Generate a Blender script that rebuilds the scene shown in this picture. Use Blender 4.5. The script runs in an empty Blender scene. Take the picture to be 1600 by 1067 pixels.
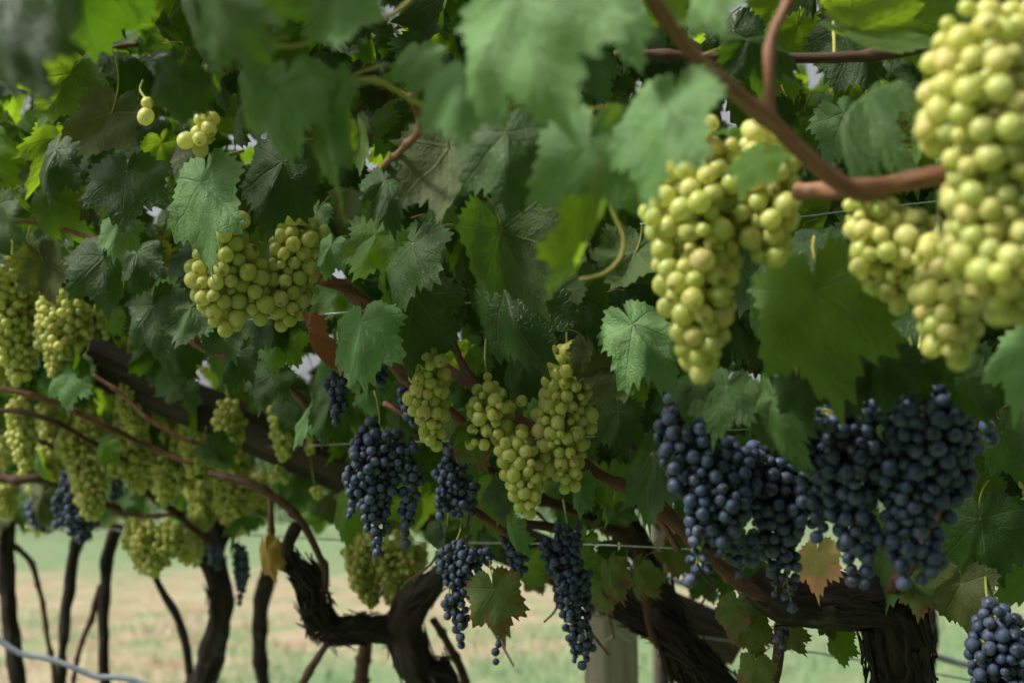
import bpy, math, random
import numpy as np
from mathutils import Vector, Matrix, noise

random.seed(7)
rng = np.random.default_rng(11)
SC = bpy.context.scene
COL = SC.collection
R = math.radians

# ------------------------------------------------------------------ camera
FPX = 1556.0                       # focal length in pixels of the 1600 px wide photograph
CAM_Z = 1.45
PITCH = math.atan(257 / FPX)
cam_data = bpy.data.cameras.new('camera')
cam_data.sensor_width = 36.0
cam_data.lens = 36.0 * FPX / 1600
cam_data.clip_start = 0.02
cam_data.clip_end = 3000
cam_data.dof.use_dof = True
cam_data.dof.focus_distance = 1.0
cam_data.dof.aperture_fstop = 4.0
cam = bpy.data.objects.new('camera', cam_data)
cam.location = (0, 0, CAM_Z)
cam.rotation_euler = (R(90) + PITCH, 0, 0)
COL.objects.link(cam)
SC.camera = cam
CAMP = Vector((0, 0, CAM_Z))
RIGHT = Vector((1, 0, 0))
FWD = Vector((0, math.cos(PITCH), math.sin(PITCH)))
UP = Vector((0, -math.sin(PITCH), math.cos(PITCH)))

# ------------------------------------------------------------------ sky and sun
SUN_EL, SUN_AZ = R(46), R(-112)    # veiled sun over the open alley on the left, azimuth clockwise from +Y
world = bpy.data.worlds.new('World')
SC.world = world
world.use_nodes = True
wt = world.node_tree
bg = wt.nodes['Background']
sky = wt.nodes.new('ShaderNodeTexSky')
sky.sky_type = 'NISHITA'
sky.sun_disc = False
sky.sun_elevation = SUN_EL
sky.sun_rotation = SUN_AZ
sky.air_density = 1.0
sky.dust_density = 6.0
sky.ozone_density = 0.6
veil = wt.nodes.new('ShaderNodeHueSaturation')     # thin even cloud takes most of the blue out
veil.inputs['Saturation'].default_value = 0.15
wt.links.new(sky.outputs[0], veil.inputs['Color'])
wt.links.new(veil.outputs[0], bg.inputs[0])
bg.inputs[1].default_value = 0.053
sun_d = bpy.data.lights.new('sun', 'SUN')
sun_d.energy = 2.3
sun_d.angle = R(10)
sun_d.color = (1.0, 0.95, 0.87)
sun = bpy.data.objects.new('sun', sun_d)
COL.objects.link(sun)
sdir = Vector((math.sin(SUN_AZ) * math.cos(SUN_EL), math.cos(SUN_AZ) * math.cos(SUN_EL), math.sin(SUN_EL)))
sun.rotation_euler = sdir.to_track_quat('Z', 'Y').to_euler()
sun.location = (0, 0, 12)

SC.view_settings.view_transform = 'Standard'
SC.view_settings.look = 'None'
SC.view_settings.gamma = 1.0
SC.view_settings.exposure = 1.5
SC.view_settings.use_curve_mapping = False
SC.cycles.use_denoising = True
SC.cycles.use_adaptive_sampling = True
SC.cycles.adaptive_threshold = 0.06
SC.cycles.adaptive_min_samples = 16
SC.cycles.use_light_tree = False
SC.cycles.max_bounces = 4
SC.cycles.diffuse_bounces = 3
SC.cycles.glossy_bounces = 1
SC.cycles.transmission_bounces = 4
SC.cycles.sample_clamp_indirect = 6.0


# ------------------------------------------------------------------ small helpers
def at(px, py, d):
    """The point that stands d metres in front of the lens on the line of photograph pixel (px, py)."""
    px, py, d = float(px), float(py), float(d)
    return CAMP + d * ((px - 800) / FPX * RIGHT + (533.5 - py) / FPX * UP + FWD)


def tag(o, label=None, cat=None, group=None, kind=None):
    if label: o['label'] = label
    if cat: o['category'] = cat
    if group: o['group'] = group
    if kind: o['kind'] = kind
    return o


def empty(name, loc):
    o = bpy.data.objects.new(name, None)
    o.empty_display_size = 0.02
    o.location = loc
    COL.objects.link(o)
    return o


def link(name, mesh, parent=None, matrix=None, mat=None):
    """One mesh object; under a parent that is only translated, matrix is given in world space."""
    o = bpy.data.objects.new(name, mesh)
    COL.objects.link(o)
    if parent is not None:
        o.parent = parent
        off = Matrix.Translation(-wloc(parent))
        o.matrix_basis = off @ (matrix if matrix is not None else Matrix.Identity(4))
    elif matrix is not None:
        o.matrix_basis = matrix
    if mat is not None:
        if mesh.materials and mesh.materials[0] is not mat:
            o.material_slots[0].link = 'OBJECT'
            o.material_slots[0].material = mat
        elif not mesh.materials:
            mesh.materials.append(mat)
    return o


def wloc(o):
    v = Vector((0, 0, 0))
    while o is not None:
        v = v + o.matrix_basis.translation
        o = o.parent
    return v


def smooth(mesh):
    mesh.polygons.foreach_set('use_smooth', [True] * len(mesh.polygons))


class MB:
    """Collects vertices, faces and uvs for one mesh."""
    def __init__(self):
        self.v, self.f, self.uv = [], [], []

    def tube(self, pts, radii, seg=8, gnarl=0.0, gscale=30.0, cap=True, ridge=0.0):
        n = len(pts)
        base = len(self.v)
        t0 = (pts[1] - pts[0]).normalized()
        ref = Vector((0, 0, 1)) if abs(t0.z) < 0.9 else Vector((1, 0, 0))
        nrm = (ref - t0 * ref.dot(t0)).normalized()
        length = 0.0
        for i, p in enumerate(pts):
            a, b = pts[max(0, i - 1)], pts[min(n - 1, i + 1)]
            t = (b - a).normalized()
            nrm = (nrm - t * nrm.dot(t)).normalized()
            bi = t.cross(nrm)
            if i: length += (p - pts[i - 1]).length
            for k in range(seg):
                an = 2 * math.pi * k / seg
                r = radii[i]
                dirv = nrm * math.cos(an) + bi * math.sin(an)
                if gnarl:
                    q = p + dirv * r
                    r *= 1 + gnarl * noise.noise(q * gscale) + 0.5 * gnarl * noise.noise(q * gscale * 2.7)
                if ridge:
                    r *= 1 + ridge * noise.noise(Vector((an * 3.2, length * 9.0, base * 0.37))) + 0.5 * ridge * noise.noise(Vector((an * 7.5, length * 22.0, 3.1)))
                self.v.append(p + dirv * r)
                self.uv.append((k / seg, length))
        for i in range(n - 1):
            for k in range(seg):
                k2 = (k + 1) % seg
                self.f.append((base + i * seg + k, base + i * seg + k2, base + (i + 1) * seg + k2, base + (i + 1) * seg + k))
        if cap:
            self.f.append(tuple(base + k for k in reversed(range(seg))))
            self.f.append(tuple(base + (n - 1) * seg + k for k in range(seg)))

    def mesh(self, name, mat=None, smooth_it=True):
        m = bpy.data.meshes.new(name)
        m.from_pydata([tuple(v) for v in self.v], [], self.f)
        if self.uv:
            lay = m.uv_layers.new(name='uv')
            idx = np.empty(len(m.loops), dtype=np.int32)
            m.loops.foreach_get('vertex_index', idx)
            lay.data.foreach_set('uv', np.array(self.uv, dtype=np.float32)[idx].ravel())
        if mat: m.materials.append(mat)
        if smooth_it: smooth(m)
        return m


def spline(pts, vals, step):
    """Catmull-Rom through pts (Vectors) with values carried along, about one sample each step metres."""
    P, V = [], []
    n = len(pts)
    for i in range(n - 1):
        p0, p1, p2, p3 = pts[max(0, i - 1)], pts[i], pts[i + 1], pts[min(n - 1, i + 2)]
        k = max(2, int((p2 - p1).length / step))
        for j in range(k):
            t = j / k
            P.append(0.5 * ((2 * p1) + (p2 - p0) * t + (2 * p0 - 5 * p1 + 4 * p2 - p3) * t * t + (3 * p1 - p0 - 3 * p2 + p3) * t ** 3))
            V.append(vals[i] + (vals[i + 1] - vals[i]) * t)
    P.append(pts[-1]); V.append(vals[-1])
    return P, V


# ------------------------------------------------------------------ materials
class NT:
    def __init__(self, name):
        self.m = bpy.data.materials.new(name)
        self.m.use_nodes = True
        self.t = self.m.node_tree
        self.t.nodes.clear()
        self.out = self.n('ShaderNodeOutputMaterial')

    def n(self, kind, **kw):
        nd = self.t.nodes.new(kind)
        for k, v in kw.items():
            if k == 'inp':
                for kk, vv in v.items():
                    self.set(nd.inputs[kk], vv)
            else:
                setattr(nd, k, v)
        return nd

    def set(self, sock, v):
        if isinstance(v, bpy.types.NodeSocket):
            self.t.links.new(v, sock)
        elif isinstance(v, bpy.types.Node):
            self.t.links.new(v.outputs[0], sock)
        else:
            if sock.type == 'RGBA' and len(v) == 3: v = (*v, 1)
            sock.default_value = v

    def math(self, op, a, b=None, c=None, clamp=False):
        nd = self.n('ShaderNodeMath', operation=op, use_clamp=clamp)
        self.set(nd.inputs[0], a)
        if b is not None: self.set(nd.inputs[1], b)
        if c is not None: self.set(nd.inputs[2], c)
        return nd.outputs[0]

    def mix(self, fac, a, b, blend='MIX'):
        nd = self.n('ShaderNodeMix', data_type='RGBA', blend_type=blend)
        self.set(nd.inputs[0], fac); self.set(nd.inputs[6], a); self.set(nd.inputs[7], b)
        return nd.outputs[2]

    def ramp(self, fac, lo, hi):
        nd = self.n('ShaderNodeMapRange', interpolation_type='SMOOTHSTEP')
        self.set(nd.inputs[0], fac)
        nd.inputs[1].default_value = lo; nd.inputs[2].default_value = hi
        return nd.outputs[0]

    def noise(self, vec, scale, detail=3.0, rough=0.55):
        nd = self.n('ShaderNodeTexNoise', inp={'Scale': scale, 'Detail': detail, 'Roughness': rough})
        if vec is not None: self.set(nd.inputs['Vector'], vec)
        return nd.outputs[0]

    def bump(self, height, strength=0.3, dist=0.002):
        nd = self.n('ShaderNodeBump', inp={'Height': height, 'Strength': strength, 'Distance': dist})
        return nd.outputs[0]

    def finish(self, shader):
        self.t.links.new(shader.outputs[0] if isinstance(shader, bpy.types.Node) else shader, self.out.inputs[0])
        return self.m


def leaf_material(name, top_a, top_b, thru, second=None, second_amount=0.0, dusty=0.5, veins=(0.10, 0.16, 0.04), trans=0.33):
    """Vine leaf seen from both sides: uv holds the flat leaf, petiole at the origin and tip at (0, 1)."""
    g = NT(name)
    uv = g.n('ShaderNodeUVMap', uv_map='uv').outputs[0]
    sep = g.n('ShaderNodeSeparateXYZ', inp={0: uv})
    x, y = sep.outputs[0], sep.outputs[1]
    info = g.n('ShaderNodeObjectInfo')
    rnd = info.outputs['Random']
    ang = g.math('ABSOLUTE', g.math('ARCTAN2', x, y))
    is1 = g.math('GREATER_THAN', ang, 0.43)
    is2 = g.math('GREATER_THAN', ang, 1.34)
    axis = g.math('ADD', g.math('MULTIPLY', is1, 0.87), g.math('MULTIPLY', is2, 0.95))
    delta = g.math('SUBTRACT', ang, axis)
    r = g.math('SQRT', g.math('ADD', g.math('MULTIPLY', x, x), g.math('MULTIPLY', y, y)))
    u = g.math('MULTIPLY', r, g.math('COSINE', delta))
    v = g.math('ABSOLUTE', g.math('MULTIPLY', r, g.math('SINE', delta)))
    width = g.math('SUBTRACT', 0.016, g.math('MULTIPLY', r, 0.010))
    main = g.math('SUBTRACT', 1.0, g.ramp(g.math('DIVIDE', v, width), 0.5, 1.4))
    wob = g.math('MULTIPLY', g.math('SUBTRACT', g.noise(uv, 3.0, 2.0), 0.5), 0.26)
    s = g.math('ADD', g.math('SUBTRACT', u, g.math('MULTIPLY', v, 0.85)), wob)
    fr = g.math('ABSOLUTE', g.math('SUBTRACT', g.math('FRACT', g.math('DIVIDE', s, 0.17)), 0.5))
    sec = g.math('SUBTRACT', 1.0, g.ramp(fr, 0.012, 0.05))
    sec = g.math('MULTIPLY', sec, 0.45)
    vor = g.n('ShaderNodeTexVoronoi', feature='DISTANCE_TO_EDGE', inp={'Vector': uv, 'Scale': 17.0})
    ter = g.math('SUBTRACT', 1.0, g.ramp(vor.outputs[0], 0.0, 0.10))
    vein = g.math('MAXIMUM', main, sec)
    vein2 = g.math('MAXIMUM', vein, g.math('MULTIPLY', ter, 0.28))
    quilt = g.math('MULTIPLY', fr, 2.0)
    # offset each leaf's blotches by its random number
    vadd = g.n('ShaderNodeVectorMath', operation='ADD', inp={0: uv})
    comb = g.n('ShaderNodeCombineXYZ', inp={0: g.math('MULTIPLY', rnd, 37.0), 1: g.math('MULTIPLY', rnd, 91.0)})
    g.set(vadd.inputs[1], comb.outputs[0])
    luv = vadd.outputs[0]
    big = g.noise(luv, 2.2, 2.0)
    base = g.mix(g.ramp(g.math('ADD', g.math('MULTIPLY', big, 0.6), g.math('MULTIPLY', rnd, 0.5)), 0.3, 0.85), top_a, top_b)
    sec_m = None
    if second is not None:
        edge = g.math('ADD', g.math('MULTIPLY', r, 0.45), g.math('MULTIPLY', g.noise(luv, 3.5, 4.0), 1.0))
        sec_m = g.math('MULTIPLY', g.ramp(edge, 0.82 - 0.5 * second_amount, 1.05 - 0.5 * second_amount), g.math('SUBTRACT', 1.0, g.math('MULTIPLY', vein, 0.6)))
        base = g.mix(sec_m, base, second)
    base = g.mix(g.math('MULTIPLY', vein2, 0.42), base, veins)
    # brown flecks and pale dried spray
    spots = g.ramp(g.noise(luv, 7.0, 2.0), 0.74, 0.79)
    base = g.mix(g.math('MULTIPLY', spots, 0.8), base, (0.16, 0.07, 0.025))
    spray = g.math('MULTIPLY', g.ramp(g.noise(luv, 60.0, 1.0, 0.7), 0.56, 0.74), g.ramp(g.noise(luv, 2.6, 1.0), 0.42, 0.68))
    spray = g.math('MULTIPLY', spray, g.math('MULTIPLY', g.ramp(rnd, 0.25, 0.9), dusty))
    top = g.mix(spray, base, (0.34, 0.40, 0.38))
    under = g.mix(0.5, base, (0.065, 0.09, 0.035))
    under = g.mix(g.math('MULTIPLY', vein2, 0.5), under, (0.14, 0.17, 0.07))
    back = g.n('ShaderNodeNewGeometry').outputs['Backfacing']
    col = g.mix(back, top, under)
    rough = g.math('ADD', g.math('ADD', g.math('ADD', 0.46, g.math('MULTIPLY', rnd, 0.12)), g.math('MULTIPLY', spray, 0.3)), g.math('MULTIPLY', back, 0.25))
    h = g.math('ADD', g.math('MULTIPLY', quilt, 0.25), g.math('MULTIPLY', g.math('SUBTRACT', 1.0, vein2), 0.8))
    h = g.math('ADD', h, g.math('MULTIPLY', g.noise(luv, 38.0, 1.0), 0.5))
    nb = g.bump(h, 0.6, 0.0026)
    p = g.n('ShaderNodeBsdfPrincipled', inp={'Base Color': col, 'Roughness': rough, 'Specular IOR Level': 0.34, 'Normal': nb})
    th = g.mix(g.math('MULTIPLY', vein2, 0.45), g.mix(rnd, thru, tuple(c * 0.75 for c in thru)), tuple(c * 0.5 for c in thru))
    if sec_m is not None:
        th = g.mix(sec_m, th, tuple(c * 1.3 for c in second))
    tr = g.n('ShaderNodeBsdfTranslucent', inp={'Color': th, 'Normal': nb})
    ms = g.n('ShaderNodeMixShader', inp={0: trans, 1: p.outputs[0], 2: tr.outputs[0]})
    return g.finish(ms)


LEAF = {
    'green': leaf_material('leaf_mature', (0.011, 0.036, 0.004), (0.032, 0.080, 0.009), (0.16, 0.35, 0.01), dusty=0.45, veins=(0.065, 0.11, 0.03), trans=0.26),
    'pale': leaf_material('leaf_sheen_pale', (0.085, 0.185, 0.055), (0.155, 0.290, 0.100), (0.28, 0.50, 0.03), dusty=0.7, veins=(0.13, 0.21, 0.11)),  # pale base colour carries the sky sheen of brightly lit leaves
    'light': leaf_material('leaf_fresh', (0.032, 0.080, 0.014), (0.066, 0.135, 0.022), (0.46, 0.74, 0.03), dusty=0.25, trans=0.5, veins=(0.17, 0.24, 0.08)),
    'olive': leaf_material('leaf_olive', (0.035, 0.052, 0.014), (0.065, 0.078, 0.020), (0.20, 0.24, 0.02), dusty=0.3),
    'autumn': leaf_material('leaf_turning', (0.06, 0.11, 0.025), (0.10, 0.15, 0.03), (0.35, 0.40, 0.04), second=(0.17, 0.07, 0.035), second_amount=0.22, dusty=0.1),
    'blush': leaf_material('leaf_blushed', (0.19, 0.20, 0.05), (0.26, 0.22, 0.06), (0.45, 0.42, 0.08), second=(0.42, 0.20, 0.10), second_amount=0.35, dusty=0.1, veins=(0.35, 0.33, 0.12)),
    'yellow': leaf_material('leaf_yellow', (0.27, 0.18, 0.03), (0.34, 0.20, 0.035), (0.5, 0.34, 0.03), second=(0.35, 0.15, 0.03), second_amount=0.1, dusty=0.0, veins=(0.4, 0.32, 0.1)),
    'dry': leaf_material('leaf_dry', (0.36, 0.13, 0.05), (0.42, 0.17, 0.07), (0.4, 0.16, 0.05), dusty=0.0, veins=(0.25, 0.10, 0.05), trans=0.2),
}


def berry_white():
    g = NT('white_grape_skin')
    oc = g.n('ShaderNodeTexCoord').outputs['Object']
    rnd = g.n('ShaderNodeObjectInfo').outputs['Random']
    vadd = g.n('ShaderNodeVectorMath', operation='ADD', inp={0: oc})
    g.set(vadd.inputs[1], g.n('ShaderNodeCombineXYZ', inp={0: g.math('MULTIPLY', rnd, 53.0)}).outputs[0])
    v = vadd.outputs[0]
    c = g.mix(g.ramp(rnd, 0.0, 0.75), (0.43, 0.50, 0.115), (0.57, 0.56, 0.16))
    c = g.mix(g.ramp(rnd, 0.85, 1.0), c, (0.55, 0.46, 0.17))
    c = g.mix(g.math('MULTIPLY', g.ramp(g.noise(v, 1.3, 3.0), 0.42, 0.70), 0.4), c, (0.60, 0.66, 0.33))      # waxy bloom
    c = g.mix(g.math('MULTIPLY', g.ramp(g.noise(v, 3.2, 4.0), 0.56, 0.72), g.ramp(rnd, 0.35, 0.8)), c, (0.40, 0.31, 0.10))
    c = g.mix(g.ramp(g.noise(v, 8.0, 2.0), 0.66, 0.73), c, (0.18, 0.11, 0.035))                               # flecks
    zz = g.n('ShaderNodeSeparateXYZ', inp={0: oc}).outputs[2]
    c = g.mix(g.math('MULTIPLY', g.ramp(zz, 0.491, 0.50), g.ramp(rnd, 0.3, 0.6)), c, (0.10, 0.06, 0.025))                                              # blossom scar
    p = g.n('ShaderNodeBsdfPrincipled', inp={'Base Color': c, 'Roughness': g.math('ADD', 0.30, g.math('MULTIPLY', rnd, 0.2)), 'Specular IOR Level': 0.5})
    tr = g.n('ShaderNodeBsdfTranslucent', inp={'Color': (0.86, 0.88, 0.36, 1)})                                # light soaks through the pulp
    return g.finish(g.n('ShaderNodeMixShader', inp={0: 0.42, 1: p.outputs[0], 2: tr.outputs[0]}))


def berry_blue(name='blue_grape_skin', dull=0.0):
    g = NT(name)
    oc = g.n('ShaderNodeTexCoord').outputs['Object']
    rnd = g.n('ShaderNodeObjectInfo').outputs['Random']
    vadd = g.n('ShaderNodeVectorMath', operation='ADD', inp={0: oc})
    g.set(vadd.inputs[1], g.n('ShaderNodeCombineXYZ', inp={0: g.math('MULTIPLY', rnd, 71.0)}).outputs[0])
    v = vadd.outputs[0]
    dark = g.mix(rnd, (0.008, 0.012, 0.022), (0.018, 0.015, 0.024))
    bloom = g.mix(g.ramp(rnd, 0.3, 1.0), (0.048, 0.080, 0.150), (0.080, 0.104, 0.165))
    m = g.ramp(g.math('ADD', g.math('MULTIPLY', g.noise(v, 1.4, 4.0, 0.6), 0.8), g.math('MULTIPLY', g.noise(v, 8.0, 3.0), 0.25)), 0.36, 0.62)
    m = g.math('MULTIPLY', m, g.math('ADD', 0.65, g.math('MULTIPLY', rnd, 0.35)))
    c = g.mix(m, dark, bloom)
    p = g.n('ShaderNodeBsdfPrincipled', inp={'Base Color': c, 'Roughness': g.math('ADD', 0.34, g.math('MULTIPLY', m, 0.35)),
            'Specular IOR Level': 0.4, 'Sheen Weight': 0.06, 'Sheen Roughness': 0.5, 'Sheen Tint': (0.6, 0.75, 1.0, 1)})
    return g.finish(p)


def wood_material(name, a, b, rough=0.85, su=14.0, sv=3.0, strength=0.6, dist=0.004, moss=None):
    g = NT(name)
    uv = g.n('ShaderNodeUVMap', uv_map='uv').outputs[0]
    mp = g.n('ShaderNodeMapping', inp={'Vector': uv, 'Scale': (su, sv, 1)})
    n1 = g.noise(mp.outputs[0], 1.0, 6.0, 0.65)
    mp2 = g.n('ShaderNodeMapping', inp={'Vector': uv, 'Scale': (su * 4, sv * 2.5, 1)})
    n2 = g.noise(mp2.outputs[0], 1.0, 4.0, 0.7)
    f = g.math('ADD', g.math('MULTIPLY', n1, 0.65), g.math('MULTIPLY', n2, 0.35))
    c = g.mix(g.ramp(f, 0.32, 0.68), a, b)
    if moss is not None:
        oc = g.n('ShaderNodeTexCoord').outputs['Object']
        c = g.mix(g.ramp(g.noise(oc, 22.0, 4.0), 0.58, 0.72), c, moss)
    p = g.n('ShaderNodeBsdfPrincipled', inp={'Base Color': c, 'Roughness': rough, 'Specular IOR Level': 0.25, 'Normal': g.bump(f, strength, dist)})
    return g.finish(p)


def plain(name, a, b, scale=40.0, rough=0.6, metal=0.0, spec=0.4):
    g = NT(name)
    oc = g.n('ShaderNodeTexCoord').outputs['Object']
    f = g.noise(oc, scale, 4.0)
    p = g.n('ShaderNodeBsdfPrincipled', inp={'Base Color': g.mix(g.ramp(f, 0.35, 0.65), a, b), 'Roughness': rough, 'Metallic': metal,
            'Specular IOR Level': spec, 'Normal': g.bump(f, 0.15, 0.001)})
    return g.finish(p)


M_WHITE = berry_white()
M_BLUE = berry_blue()
M_BARK = wood_material('vine_bark', (0.006, 0.005, 0.004), (0.045, 0.034, 0.026), su=20.0, sv=13.0, strength=1.0, dist=0.008, moss=(0.075, 0.07, 0.055))
M_CANE = wood_material('cane_bark', (0.055, 0.022, 0.013), (0.23, 0.11, 0.06), rough=0.6, su=6.0, sv=25.0, strength=0.35, dist=0.001)
M_OLDCANE = wood_material('old_cane_bark', (0.035, 0.020, 0.014), (0.11, 0.06, 0.038), rough=0.8, su=6.0, sv=25.0, strength=0.5, dist=0.002)
M_NEARCANE = wood_material('lit_cane_bark', (0.10, 0.042, 0.024), (0.33, 0.165, 0.095), rough=0.6, su=9.0, sv=22.0, strength=0.6, dist=0.0015)  # lighter copy of the cane bark, strong light put into its colour
M_REDCANE = wood_material('red_cane_bark', (0.045, 0.020, 0.014), (0.125, 0.058, 0.036), rough=0.65, su=7.0, sv=30.0, strength=0.5, dist=0.0015)
M_SHOOT = wood_material('green_shoot_bark', (0.22, 0.24, 0.05), (0.34, 0.30, 0.07), rough=0.55, su=4.0, sv=30.0, strength=0.2, dist=0.001)
M_STEM = plain('bunch_stalk', (0.16, 0.20, 0.045), (0.30, 0.30, 0.08), 120.0, 0.6)
M_BEAM = wood_material('weathered_rafter', (0.012, 0.009, 0.007), (0.085, 0.066, 0.050), su=26.0, sv=5.0, strength=1.0, dist=0.006)
M_POST = wood_material('weathered_post', (0.22, 0.185, 0.15), (0.46, 0.40, 0.33), su=10.0, sv=2.0, strength=0.5, dist=0.003)
M_WIRE = plain('galvanised_wire', (0.28, 0.29, 0.30), (0.45, 0.46, 0.47), 300.0, 0.45, 0.85)
M_HOSE = plain('grey_hose', (0.13, 0.16, 0.20), (0.20, 0.23, 0.27), 60.0, 0.45)
M_TIE = plain('black_tie', (0.008, 0.010, 0.010), (0.02, 0.022, 0.022), 60.0, 0.4)


# ------------------------------------------------------------------ the ground
def ground_material():
    g = NT('vineyard_ground')
    pos = g.n('ShaderNodeNewGeometry').outputs['Position']
    sep = g.n('ShaderNodeSeparateXYZ', inp={0: pos})
    X, Y = sep.outputs[0], sep.outputs[1]
    n1 = g.noise(pos, 0.35, 4.0)
    n2 = g.noise(pos, 2.3, 5.0)
    n3 = g.noise(pos, 14.0, 4.0)
    # mown grass strips beside the dry, trodden alley
    yy = g.math('ADD', Y, g.math('MULTIPLY', g.math('SUBTRACT', n1, 0.5), 22.0))
    far = g.ramp(yy, 19.0, 26.0)
    yy = g.math('ADD', yy, g.math('MULTIPLY', X, -0.95))
    near = g.math('SUBTRACT', 1.0, g.ramp(yy, 8.5, 12.5))
    grass = g.math('MAXIMUM', far, near)
    grass = g.math('MULTIPLY', grass, g.ramp(g.math('ADD', g.math('MULTIPLY', n2, 0.7), g.math('MULTIPLY', n3, 0.4)), 0.32, 0.6))
    dry = g.mix(n2, (0.25, 0.205, 0.132), (0.36, 0.305, 0.208))
    dry = g.mix(g.ramp(n3, 0.55, 0.75), dry, (0.36, 0.23, 0.16))
    dry = g.mix(g.math('MULTIPLY', g.ramp(g.noise(pos, 1.1, 4.0), 0.46, 0.60), 0.8), dry, (0.16, 0.215, 0.10))
    dry = g.mix(g.math('MULTIPLY', g.ramp(g.noise(g.n('ShaderNodeVectorMath', operation='ADD', inp={0: pos, 1: (31.0, 7.0, 0.0)}).outputs[0], 1.3, 4.0), 0.54, 0.64), 0.7), dry, (0.27, 0.155, 0.105))
    green = g.mix(n3, (0.075, 0.135, 0.062), (0.17, 0.25, 0.125))
    c = g.mix(grass, dry, green)
    p = g.n('ShaderNodeBsdfPrincipled', inp={'Base Color': c, 'Roughness': 0.95, 'Specular IOR Level': 0.15,
            'Normal': g.bump(g.math('ADD', n2, g.math('MULTIPLY', n3, 0.6)), 0.8, 0.05)})
    return g.finish(p)


def build_ground():
    xs = np.concatenate([np.linspace(-600, -30, 12)[:-1], np.linspace(-30, 30, 61), np.linspace(30, 600, 12)[1:]])
    ys = np.concatenate([np.linspace(-120, -6, 8)[:-1], np.linspace(-6, 50, 57), np.linspace(50, 900, 16)[1:]])
    verts = []
    for y in ys:
        for x in xs:
            z = 0.05 * noise.noise(Vector((x * 0.35, y * 0.35, 0))) + 0.03 * noise.noise(Vector((x * 1.1, y * 1.1, 4)))
            verts.append((x, y, z))
    w = len(xs)
    faces = [(j * w + i, j * w + i + 1, (j + 1) * w + i + 1, (j + 1) * w + i) for j in range(len(ys) - 1) for i in range(w - 1)]
    m = bpy.data.meshes.new('ground')
    m.from_pydata(verts, [], faces)
    m.materials.append(ground_material())
    smooth(m)
    tag(link('ground', m), kind='structure')


def grass_mesh(n, x0, x1, y0, y1, h0, h1, width, seed):
    r = np.random.default_rng(seed)
    v, f = [], []
    for i in range(n):
        d = y0 + (y1 - y0) * r.random() ** 1.4
        x = (x0 + (x1 - x0) * r.random()) * (0.4 + d / y1)
        if noise.noise(Vector((x * 0.7, d * 0.7, seed))) < -0.15: continue
        h = h0 + (h1 - h0) * r.random()
        a = r.random() * 6.283
        lx, ly = r.normal(0, 0.45, 2) * h
        wx, wy = math.cos(a) * width, math.sin(a) * width
        b = len(v)
        v += [(x - wx, d - wy, 0.0), (x + wx, d + wy, 0.0), (x + lx * .4 + wx * .7, d + ly * .4 + wy * .7, h * .6),
              (x + lx * .4 - wx * .7, d + ly * .4 - wy * .7, h * .6), (x + lx, d + ly, h)]
        f += [(b, b + 1, b + 2, b + 3), (b + 3, b + 2, b + 4)]
    m = bpy.data.meshes.new('grass')
    m.from_pydata(v, [], f)
    return m


build_ground()
mg = plain('green_grass', (0.10, 0.19, 0.07), (0.22, 0.33, 0.14), 0.8, 0.7)
md = plain('straw_grass', (0.30, 0.25, 0.165), (0.41, 0.355, 0.25), 0.8, 0.8)
o = link('grass', grass_mesh(16000, -9, 9, 6.5, 14, 0.05, 0.14, 0.006, 3), mat=mg); tag(o, 'short green grass growing between the vine rows', 'grass', kind='stuff')
o = link('dry_grass', grass_mesh(5000, -16, 16, 9, 24, 0.04, 0.13, 0.007, 5), mat=md); tag(o, 'straw coloured dry grass on the trodden alley', 'grass', kind='stuff')


def build_hill():
    n = 90
    v, f = [], []
    for j, (rad, hh) in enumerate(((320, -1.0), (420, 18), (560, 46), (760, 60))):
        for i in range(n + 1):
            a = R(-100 + 200 * i / n)
            k = 1 + 0.45 * noise.noise(Vector((i * 0.12, j * 0.7, 2)))
            v.append((math.sin(a) * rad, math.cos(a) * rad, hh * k if j else hh))
    w = n + 1
    for j in range(3):
        for i in range(n):
            f.append((j * w + i, j * w + i + 1, (j + 1) * w + i + 1, (j + 1) * w + i))
    m = bpy.data.meshes.new('hill')
    m.from_pydata(v, [], f)
    smooth(m)
    tag(link('hills', m, mat=plain('wooded_hill', (0.05, 0.08, 0.04), (0.12, 0.15, 0.08), 0.03, 0.95)), kind='structure')


build_hill()


def far_rows():
    r = np.random.default_rng(8)
    v, f = [], []
    for row, y0 in enumerate((46.0, 52.0, 58.0)):
        for _ in range(5200):
            x = r.uniform(-62, 62)
            z = r.uniform(0.7, 2.15) + 0.15 * math.sin(x * 1.3 + row)
            c = Vector((x, y0 + r.normal(0, .22) + 0.05 * x, z))
            a = Vector(r.normal(0, 1, 3)).normalized() * 0.13
            b = a.cross(Vector(r.normal(0, 1, 3))).normalized() * 0.12
            k = len(v)
            v += [tuple(c - a), tuple(c - b * .8 + a * .3), tuple(c + a), tuple(c + b * .8 + a * .3)]
            f.append((k, k + 1, k + 2, k + 3))
    m = bpy.data.meshes.new('vineyard_rows')
    m.from_pydata(v, [], f)
    o = link('vineyard_foliage', m, mat=plain('far_vine_foliage', (0.03, 0.065, 0.02), (0.09, 0.14, 0.04), 2.0, 0.7))
    tag(o, 'far green vine rows across the alley', 'vineyard', kind='stuff')


far_rows()


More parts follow.
